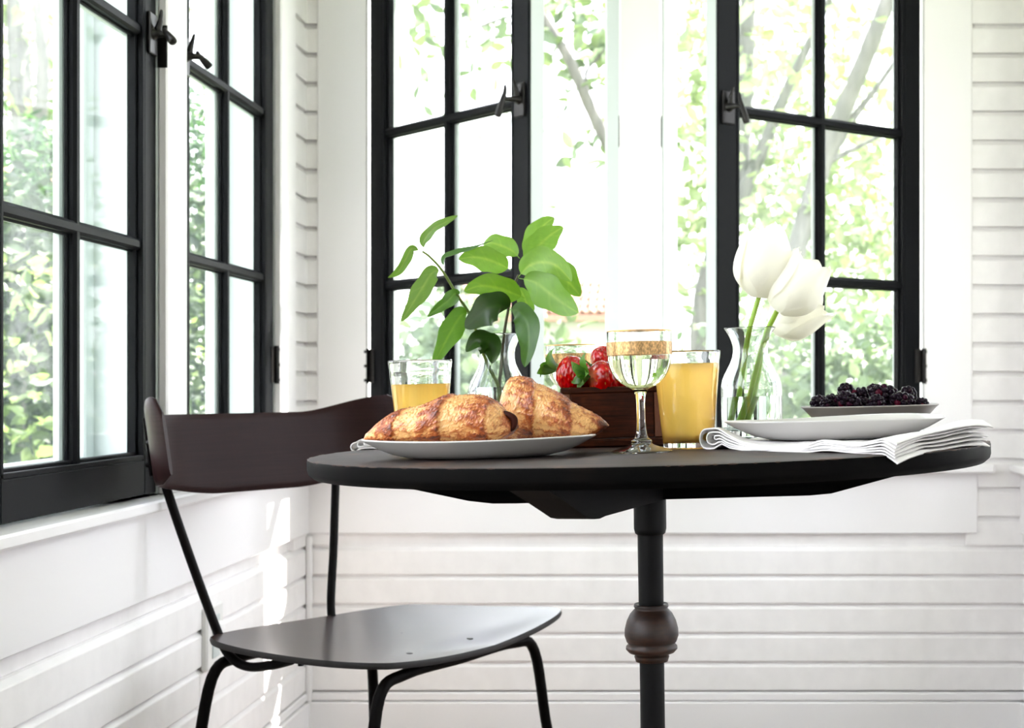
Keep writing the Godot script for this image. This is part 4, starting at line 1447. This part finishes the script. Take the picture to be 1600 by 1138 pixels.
func build_branch() -> void:
	var at := on_table(780, 1.72)
	var t := thing("leafy_branch", "forked green branch with broad glossy leaves standing in the carafe vase", "branch", at + Vector3(0, 0.012, 0))
	var org := t.position
	var main := smooth([W(776, 668, 1.72), W(778, 640, 1.72), W(779, 606, 1.718), W(766, 578, 1.71), W(751, 541, 1.695), W(738, 499, 1.68), W(715, 462, 1.67), W(691, 423, 1.66), W(672, 402, 1.655), W(660, 393, 1.65)], 6)
	var rad := []
	for i in main.size():
		rad.append(lerpf(0.0026, 0.0013, float(i) / (main.size() - 1)))
	var st := put("stem", MB.new().tube(main, rad, 8).mesh(), M.twig, t)
	st.position = -org
	var fork := smooth([W(779, 608, 1.718), W(783, 575, 1.72), W(787, 527, 1.722), W(795, 480, 1.715), W(803, 447, 1.705), W(810, 430, 1.70)], 6)
	rad = []
	for i in fork.size():
		rad.append(lerpf(0.0024, 0.0012, float(i) / (fork.size() - 1)))
	put("stem", MB.new().tube(fork, rad, 8).mesh(), M.twig_dark, t).position = -org
	var bright := Color(0.49, 0.64, 0.27)
	var mid := Color(0.41, 0.53, 0.25)
	var deep := Color(0.16, 0.28, 0.08)
	# points, half width, near and far distance, roll, fold, wave, tone
	var list := [
		[[[663, 392], [663, 376], [677, 358], [697, 347], [715, 337]], 10, 1.65, 1.66, 0.35, 0.3, 0.25, mid],
		[[[658, 394], [644, 388], [634, 405], [622, 424], [606, 434]], 9, 1.65, 1.64, 0.55, 0.35, 0.3, mid],
		[[[690, 423], [676, 426], [661, 448], [645, 474], [627, 502]], 16, 1.66, 1.63, 0.35, 0.25, 0.2, mid],
		[[[715, 462], [711, 459], [700, 470], [685, 481], [668, 495]], 12, 1.67, 1.65, 0.3, 0.4, 0.35, Color(0.33, 0.47, 0.22)],
		[[[732, 491], [722, 492], [708, 512], [693, 540], [677, 570]], 19, 1.68, 1.64, 0.15, 0.2, 0.15, Color(0.36, 0.52, 0.18)],
		[[[694, 420], [694, 404], [710, 398], [738, 389], [770, 376]], 9, 1.66, 1.68, 0.9, 0.5, 0.2, Color(0.32, 0.46, 0.26)],
		[[[798, 422], [783, 414], [760, 405], [738, 402], [717, 405]], 20, 1.70, 1.68, 0.1, 0.12, 0.12, bright],
		[[[812, 404], [800, 392], [783, 384], [768, 380], [755, 382]], 18, 1.715, 1.72, -0.2, 0.15, 0.15, bright],
		[[[818, 404], [828, 385], [838, 366], [852, 350], [866, 340]], 18, 1.72, 1.73, 0.15, 0.15, 0.1, bright],
		[[[816, 412], [830, 397], [846, 380], [862, 366], [880, 355]], 22, 1.70, 1.70, -0.15, 0.12, 0.1, bright],
		[[[809, 434], [826, 416], [848, 410], [870, 416], [893, 440]], 25, 1.685, 1.66, 0.1, 0.15, 0.1, bright],
		[[[830, 428], [850, 424], [872, 428], [890, 443], [907, 463]], 26, 1.715, 1.71, 0.0, 0.12, 0.1, bright],
		[[[811, 435], [835, 441], [858, 458], [882, 476], [904, 489]], 27, 1.675, 1.64, -0.1, 0.2, 0.12, Color(0.44, 0.6, 0.23)],
		[[[820, 466], [800, 458], [776, 450], [750, 447], [725, 455]], 22, 1.70, 1.66, 0.12, 0.12, 0.1, Color(0.43, 0.58, 0.19)],
		[[[810, 446], [816, 458], [822, 472], [826, 484], [827, 493]], 13, 1.71, 1.71, 0.1, 0.15, 0.1, bright],
		[[[795, 486], [782, 478], [762, 482], [744, 496], [726, 512]], 27, 1.70, 1.64, 0.45, 0.2, 0.12, deep],
		[[[800, 480], [782, 479], [764, 475], [748, 474], [736, 476]], 11, 1.71, 1.70, 1.15, 0.2, 0.1, Color(0.3, 0.42, 0.26)],
		[[[794, 484], [812, 487], [824, 506], [826, 540], [820, 574]], 21, 1.705, 1.66, -0.2, 0.2, 0.1, Color(0.22, 0.37, 0.1)],
		[[[766, 578], [770, 548], [758, 533], [744, 532], [728, 550]], 20, 1.70, 1.66, 0.2, 0.3, 0.3, deep],
	]
	for i in list.size():
		var q: Array = list[i]
		var m := leaf_mesh(q[0], q[1], q[2], q[3], q[4], q[5], q[6], i * 1.7, q[7])
		put("leaf", m, M.leaf1 if i in [15, 17, 18] else M.leaf0, t).position = -org

# ---------------------------------------------------------------- tulips
func petal_mesh(ln: float, rm: float, open: float, sd: float) -> ArrayMesh:
	var rows := []
	for i in 25:
		var v := 1.0 - pow(1.0 - i / 24.0, 1.7)
		var r := rm * (0.2 + 0.8 * pow(sin(PI * minf(0.5, 0.02 + v * 1.05)), 0.8)) * (1.0 - (0.36 - open) * smoothstep(0.5, 1.0, v))
		var y := ln * (v - 0.05 * sin(PI * v))
		var wa := 0.92 * (0.55 + 0.45 * smoothstep(0.0, 0.4, v)) * sqrt(maxf(0.0, 1.0 - pow(maxf(0.0, (v - 0.45) / 0.55), 2.8)))
		var row := PackedVector3Array()
		for k in 15:
			var s := k / 7.0 - 1.0
			var a := s * wa
			var rr := r * (1.0 + 0.05 * s * s + 0.025 * sin(s * 5.0 + sd + v * 4.0) * v) - 0.03 * rm * exp(-s * s * 30.0) * v
			row.append(Vector3(rr * sin(a), y - 0.03 * ln * s * s * v + 0.01 * ln * sin(s * 5.0 + sd) * v * v, rr * cos(a)))
		rows.append(row)
	return MB.new().grid(rows).mesh()

func build_tulips() -> void:
	var at := on_table(1176, 1.72)
	var stems := [
		[[1147, 664, 1.715], [1151, 640, 1.715], [1160, 583, 1.71], [1170, 520, 1.70], [1178, 490, 1.70], [1186, 463, 1.70]],
		[[1161, 662, 1.725], [1168, 632, 1.725], [1183, 572, 1.72], [1199, 517, 1.71], [1207, 500, 1.705], [1216, 482, 1.70]],
		[[1168, 664, 1.735], [1174, 634, 1.735], [1186, 580, 1.74], [1197, 525, 1.75], [1201, 516, 1.752], [1208, 511, 1.752]],
	]
	# base of the flower, top of the flower, greatest radius in px, distance, openness
	var heads := [
		[Vector2(1186, 465), Vector2(1199, 346), 47, 1.70, 0.02],
		[Vector2(1214, 486), Vector2(1276, 402), 46, 1.70, 0.1],
		[Vector2(1205, 513), Vector2(1292, 466), 40, 1.765, 0.12],
	]
	var labels := [
		"tallest white tulip, upright over the rim of the carafe vase",
		"white tulip leaning right, its bloom just below the tallest one",
		"lowest white tulip, nodding to the right behind the other two",
	]
	for i in 3:
		var o := thing("tulip", labels[i], "tulip", W(stems[i][0][0], stems[i][0][1], stems[i][0][2]), "white tulips in the carafe vase")
		var path := []
		for q in stems[i]:
			path.append(W(q[0], q[1], q[2]))
		var rad := []
		path = smooth(path, 6)
		for k in path.size():
			rad.append(lerpf(0.0036, 0.0031, float(k) / (path.size() - 1)))
		put("stem", MB.new().tube(path, rad, 12).mesh(), M.stem, o).position = -o.position
		var h: Array = heads[i]
		var base := W(h[0].x, h[0].y, h[3])
		var tip := W(h[1].x, h[1].y, h[3] - 0.01)
		var up := (tip - base).normalized()
		var side := up.cross(Vector3(0, 0, 1)).normalized()
		var ln := (tip - base).length()
		for k in 6:
			var inner := k % 2
			var pm := petal_mesh(ln * (1.0 - 0.07 * inner - 0.05 * fposmod(k * 1.7, 1.0)), h[2] / F * h[3] * (0.97 - 0.06 * inner), h[4] + 0.05 * fposmod(k * 2.3 + i, 1.0), k * 2.1 + i)
			var p: Node3D = put("petal", pm, M.petal, o)
			p.transform = Transform3D(Basis(side, up, side.cross(up)) * Basis(Vector3.UP, TAU * k / 6.0 + 0.35 + i * 0.5), base - o.position)

# ---------------------------------------------------------------- the garden
func leaf_card(l: float, w: float) -> ArrayMesh:
	var rows := []
	for i in 5:
		var t := i / 4.0
		var hw := w * sin(PI * (0.06 + 0.92 * t)) * 0.5
		var row := PackedVector3Array()
		for s in [-1.0, 0.0, 1.0]:
			row.append(Vector3(s * hw, 0.12 * l * absf(s) - 0.25 * l * t * t, l * t))
		rows.append(row)
	return MB.new().grid(rows).mesh()

func any_basis() -> Basis:
	return Basis(Vector3(rng.randfn(), rng.randfn(), rng.randfn()).normalized(), rng.randf() * TAU)

# leaves strewn through balls: [px, py, distance, radius in metres, count]
func foliage(parent: Node3D, balls: Array, mesh: Mesh, m: Material, light: Color, dark: Color, share := 1.0) -> void:
	var n := 0
	for b in balls:
		b[4] = int(b[4] * share)
		n += b[4]
	var mm := MultiMesh.new()
	mm.transform_format = MultiMesh.TRANSFORM_3D
	mm.use_colors = true
	mm.mesh = mesh
	mm.instance_count = n
	var i := 0
	for b in balls:
		var c := W(b[0], b[1], b[2])
		for k in b[4]:
			var p: Vector3 = Vector3(rng.randfn(), rng.randfn() * 0.8, rng.randfn()) * b[3] * 0.5
			mm.set_instance_transform(i, Transform3D(any_basis() * Basis().scaled(Vector3.ONE * rng.randf_range(0.7, 1.3)), c + p - parent.position))
			mm.set_instance_color(i, dark.lerp(light, rng.randf()).srgb_to_linear())
			i += 1
	var o := MultiMeshInstance3D.new()
	o.name = "foliage"
	o.multimesh = mm
	o.material_override = m
	o.set_meta("kind", "stuff")
	parent.add_child(o, true)

func limb(parent: Node3D, called: String, pts: Array, r0: float, r1: float, m: Material) -> void:
	var p := []
	if called != "bough":   # down into the ground
		var g := W(pts[0][0], pts[0][1], pts[0][2])
		p.append(Vector3(g.x, -0.37, g.z))
	for q in pts:
		p.append(W(q[0], q[1], q[2]))
	var path := smooth(p, 5)
	var rad := []
	for i in path.size():
		rad.append(lerpf(r0, r1, float(i) / (path.size() - 1)) * (1.0 + 0.06 * sin(i * 2.3)))
	put(called, MB.new().tube(path, rad, 10).mesh(), m, parent).position = -parent.position

func ground_at(px: float, d: float) -> Vector3:
	return Vector3((px - CX) / F * d, -0.35, -d)

func build_garden() -> void:
	var green := mat(Color.WHITE, 0.5)
	green.vertex_color_use_as_albedo = true
	green.backlight_enabled = true
	green.backlight = Color(0.5, 0.56, 0.36)
	var bark := mat(Color.WHITE, 0.9)
	bark.albedo_texture = tex(Vector2i(128, 128), func(u, v):
		var g := 0.36 + 0.2 * loop_noise(u, v, 3.0, 1.0)
		return Color(g, g * 0.97, g * 0.93))
	bark.uv1_triplanar = true
	bark.uv1_scale = Vector3(1.5, 0.6, 1.5)
	var lawn := mat(Color(0.45, 0.48, 0.38), 0.9)
	struct_mesh("ground", MB.new().box(Vector3(0, -0.45, -22), Vector3(70, 0.2, 70)).mesh(), lawn, "sunlit lawn outside the windows")
	var lime := Color(0.6, 0.64, 0.47)
	var fresh := Color(0.5, 0.56, 0.4)
	var dark := Color(0.3, 0.36, 0.26)
	var small := leaf_card(0.1, 0.055)
	# --- tree behind the centre post: its bough shows in the open gap on the left
	var a := thing("tree", "grey tree behind the centre post, its bough crossing the gap left of the post", "tree", ground_at(1010, 8.0), "trees in the garden")
	limb(a, "trunk", [[1010, 700, 8.0], [1000, 500, 8.0], [985, 330, 8.0], [960, 240, 8.0]], 0.085, 0.045, bark)
	limb(a, "bough", [[965, 255, 8.0], [925, 175, 7.9], [893, 100, 7.8], [862, 48, 7.8], [840, 10, 7.8], [800, -60, 7.8]], 0.038, 0.018, bark)
	limb(a, "bough", [[930, 185, 7.9], [915, 120, 7.9], [935, 90, 7.9], [960, 60, 7.9]], 0.012, 0.006, bark)
	limb(a, "bough", [[842, 14, 7.8], [745, 45, 7.8], [720, 100, 7.8], [705, 135, 7.8]], 0.01, 0.004, bark)
	foliage(a, [[900, 10, 8.0, 0.5, 500], [930, 80, 8.0, 0.35, 200], [720, 20, 8.2, 0.7, 320], [630, 60, 8.4, 0.6, 120], [960, 190, 8.0, 0.3, 110], [860, 120, 8.0, 0.3, 60], [920, 250, 8.0, 0.3, 30], [760, -40, 8.0, 0.6, 300]], small, green, fresh, dark, 0.3)
	# --- forked tree in the right casement
	var b := thing("tree", "forked grey tree seen through the right casement behind the tulips", "tree", ground_at(1096, 9.0), "trees in the garden")
	limb(b, "trunk", [[1092, 720, 9.0], [1094, 560, 9.0], [1105, 440, 9.0], [1150, 300, 9.0], [1160, 200, 9.0], [1166, 90, 9.0], [1172, -60, 9.0]], 0.085, 0.05, bark)
	limb(b, "bough", [[1125, 380, 9.0], [1185, 250, 8.9], [1225, 150, 8.8], [1265, 65, 8.7], [1310, -30, 8.7]], 0.05, 0.018, bark)
	foliage(b, [[1120, 60, 9.2, 1.0, 1300], [1230, 100, 9.4, 0.9, 1000], [1110, 240, 9.2, 0.8, 900], [1210, 290, 9.4, 0.9, 1300], [1260, 380, 9.6, 0.9, 1000], [1095, 400, 9.4, 0.6, 500], [1090, 20, 9.0, 0.5, 400], [1330, 330, 9.6, 0.8, 700]], small, green, lime, fresh, 0.34)
	var c := thing("tree", "leaning double-trunked tree at the right side of the right casement", "tree", ground_at(1235, 8.2), "trees in the garden")
	limb(c, "trunk", [[1215, 700, 8.2], [1225, 480, 8.2], [1265, 320, 8.2], [1300, 215, 8.2], [1340, 120, 8.1], [1380, 20, 8.0], [1420, -80, 8.0]], 0.07, 0.045, bark)
	limb(c, "bough", [[1285, 270, 8.2], [1330, 190, 8.2], [1375, 130, 8.2], [1430, 50, 8.2]], 0.03, 0.012, bark)
	limb(c, "bough", [[1300, 250, 8.2], [1350, 225, 8.2], [1400, 200, 8.2]], 0.02, 0.008, bark)
	foliage(c, [[1340, 400, 8.6, 0.8, 900], [1390, 330, 8.8, 0.7, 500], [1300, 80, 8.6, 0.8, 260], [1400, 80, 8.6, 0.6, 160], [1350, 470, 8.8, 0.8, 700], [1270, 440, 9.0, 0.6, 400]], small, green, lime, fresh, 0.34)
	# --- hedge behind the dish
	var h := thing("hedge", "loose green hedge low outside the right casement, behind the blackberries", "hedge", ground_at(1290, 7.0))
	foliage(h, [[1180, 620, 7.0, 0.35, 420], [1250, 590, 7.0, 0.4, 520], [1320, 600, 7.0, 0.4, 600], [1390, 590, 7.0, 0.4, 500], [1150, 560, 7.2, 0.3, 160], [1340, 540, 7.2, 0.35, 260]], leaf_card(0.07, 0.04), green, fresh, dark, 0.7)
	limb(h, "stem", [[1260, 760, 7.0], [1262, 640, 7.0], [1280, 580, 7.0]], 0.02, 0.008, bark)
	# --- left of the centre post: shrub under the roof
	var s := thing("shrub", "pale green shrub outside the left casement, behind the carafe with the branch", "shrub", ground_at(720, 7.5))
	foliage(s, [[690, 560, 7.5, 0.4, 420], [745, 590, 7.5, 0.35, 360], [660, 620, 7.5, 0.4, 420], [860, 580, 7.6, 0.3, 240], [800, 600, 7.5, 0.35, 260], [700, 500, 7.6, 0.25, 90]], leaf_card(0.085, 0.05), green, fresh, dark, 0.7)
	limb(s, "stem", [[715, 760, 7.5], [712, 650, 7.5], [705, 560, 7.5]], 0.02, 0.008, bark)
	# --- outside the left wall: broad-leaved shrub, conifer, trunks
	var bush := thing("shrub", "broad-leaved bush crowding the lower panes of the left windows", "shrub", ground_at(40, 4.4))
	var big := [leaf_card(0.055, 0.03), leaf_card(0.047, 0.026)]
	var tones := []
	for k in 5:
		var m := mat([Color(0.326, 0.348, 0.214), Color(0.270, 0.314, 0.168), Color(0.202, 0.258, 0.135), Color(0.146, 0.197, 0.095), Color(0.303, 0.326, 0.202)][k], 0.4)
		m.backlight_enabled = true
		m.backlight = Color(0.5, 0.6, 0.3)
		tones.append(m)
	for k in 260:
		var px := rng.randf_range(-40, 100)
		if rng.randf() < 0.22:
			px = rng.randf_range(278, 326)
		var d := 4.4 + rng.randf_range(-0.35, 0.35) + (1.3 if px > 200 else 0.0)
		var py := rng.randf_range(405, 740)
		var lf := put("leaf", big[k % 2], tones[rng.randi() % 5], bush)
		lf.transform = Transform3D(any_basis() * Basis().scaled(Vector3.ONE * rng.randf_range(0.8, 1.25)), W(px, py, d) - bush.position)
	limb(bush, "stem", [[30, 830, 4.6], [36, 640, 4.6], [50, 470, 4.6]], 0.014, 0.004, bark)
	foliage(bush, [[30, 640, 4.95, 0.6, 3200], [70, 520, 5.0, 0.5, 2200], [0, 500, 5.0, 0.5, 2000], [40, 450, 5.1, 0.4, 900], [300, 520, 6.2, 0.5, 1300], [305, 640, 6.2, 0.45, 1100], [300, 400, 6.2, 0.4, 800]], big[0], green, Color(0.27, 0.34, 0.17), Color(0.08, 0.13, 0.06))
	var conifer := thing("tree", "dark feathery conifer rising beside the bush in the left windows", "tree", ground_at(75, 7.5), "trees in the garden")
	limb(conifer, "trunk", [[72, 760, 7.5], [73, 500, 7.5], [74, 300, 7.5], [74, 200, 7.5]], 0.05, 0.008, bark)
	foliage(conifer, [[74, 230, 7.5, 0.2, 160], [72, 290, 7.5, 0.32, 420], [70, 350, 7.5, 0.45, 700], [68, 420, 7.5, 0.55, 900], [300, 180, 8.6, 0.3, 260], [302, 260, 8.6, 0.4, 420], [303, 340, 8.6, 0.4, 420], [300, 420, 8.6, 0.4, 400]], leaf_card(0.09, 0.016), green, Color(0.4, 0.56, 0.28), Color(0.12, 0.24, 0.12))
	var old := thing("tree", "stout grey tree with a leaning second trunk in the leftmost window", "tree", ground_at(35, 9.5), "trees in the garden")
	limb(old, "trunk", [[44, 760, 9.5], [42, 420, 9.5], [36, 200, 9.5], [28, 60, 9.5], [24, -80, 9.5]], 0.1, 0.06, bark)
	limb(old, "bough", [[40, 330, 9.5], [66, 150, 9.4], [62, 40, 9.3], [58, -60, 9.3]], 0.05, 0.03, bark)
	foliage(old, [[10, 60, 9.8, 0.7, 700], [60, 20, 9.8, 0.6, 500], [20, 200, 9.8, 0.6, 500], [80, 110, 9.8, 0.5, 320], [-20, 300, 9.8, 0.7, 500], [300, 20, 9.8, 0.4, 160]], small, green, lime, fresh, 0.34)
	# --- neighbouring roofs with clay tiles
	var clay := []
	for k in 4:
		clay.append(mat([Color(0.62, 0.47, 0.4), Color(0.56, 0.41, 0.34), Color(0.66, 0.52, 0.46), Color(0.52, 0.38, 0.32)][k], 0.8))
	var plaster := mat(Color(0.6, 0.61, 0.57), 0.8)
	for q in [
		["house", "low pale house with a clay tiled roof beyond the garden, left of the centre post", 700.0, 985.0, 490.0, 30.0, 22, 5],
		["house", "clay tiled roof of the neighbouring house low in the leftmost window pane", -70.0, 42.0, 335.0, 20.0, 8, 5]]:
		var l := W(q[2], q[4], q[5])
		var r := W(q[3], q[4], q[5])
		var hs := thing(q[0], q[1], "house", Vector3((l.x + r.x) / 2, -0.35, l.z - 1.5))
		var wd := r.x - l.x
		var eave := l.y + 0.35
		put("wall", MB.new().box(Vector3(0, eave / 2 - 0.05, 0), Vector3(wd - 0.3, eave - 0.1, 2.4)).mesh(), plaster, hs)
		var rise := 0.85
		var slope := Vector3(0, rise, -1.6).normalized()
		var rf := put("roof", MB.new().prism(PackedVector2Array([Vector2(1.62, -0.04), Vector2(0, rise - 0.06), Vector2(-1.62, -0.04), Vector2(-1.62, -0.16), Vector2(1.62, -0.16)]), -wd / 2, wd / 2, Transform3D(Basis(Vector3(0, 0, 1), Vector3(0, 1, 0), Vector3(-1, 0, 0)), Vector3(0, eave, 0))).mesh(), clay[1], hs)
		var tw: float = wd / q[6]
		var tl: float = 1.82 / q[7]
		var tile_rows := []
		for i in 2:
			var row := PackedVector3Array()
			for k in 9:
				var g := k / 8.0
				row.append(Vector3((g - 0.5) * tw, 0.055 * sin(g * TAU) + 0.035 * (1 - i), -tl * 1.08 * i))
			var under := PackedVector3Array()
			for k in range(8, -1, -1):
				under.append(row[k] - Vector3(0, 0.025, 0))
			row.append_array(under)
			tile_rows.append(row)
		var tile := MB.new().grid(tile_rows, true, true).mesh()
		var nrm := Vector3(0, 1.6, rise).normalized()
		for y in q[7]:
			for x in q[6]:
				var o := put("roof_tile", tile, clay[rng.randi() % 4], rf)
				o.transform = Transform3D(Basis(Vector3.RIGHT, nrm, -slope), Vector3(-wd / 2 + (x + 0.5) * tw, eave, 1.6) + slope * tl * y + nrm * 0.01)
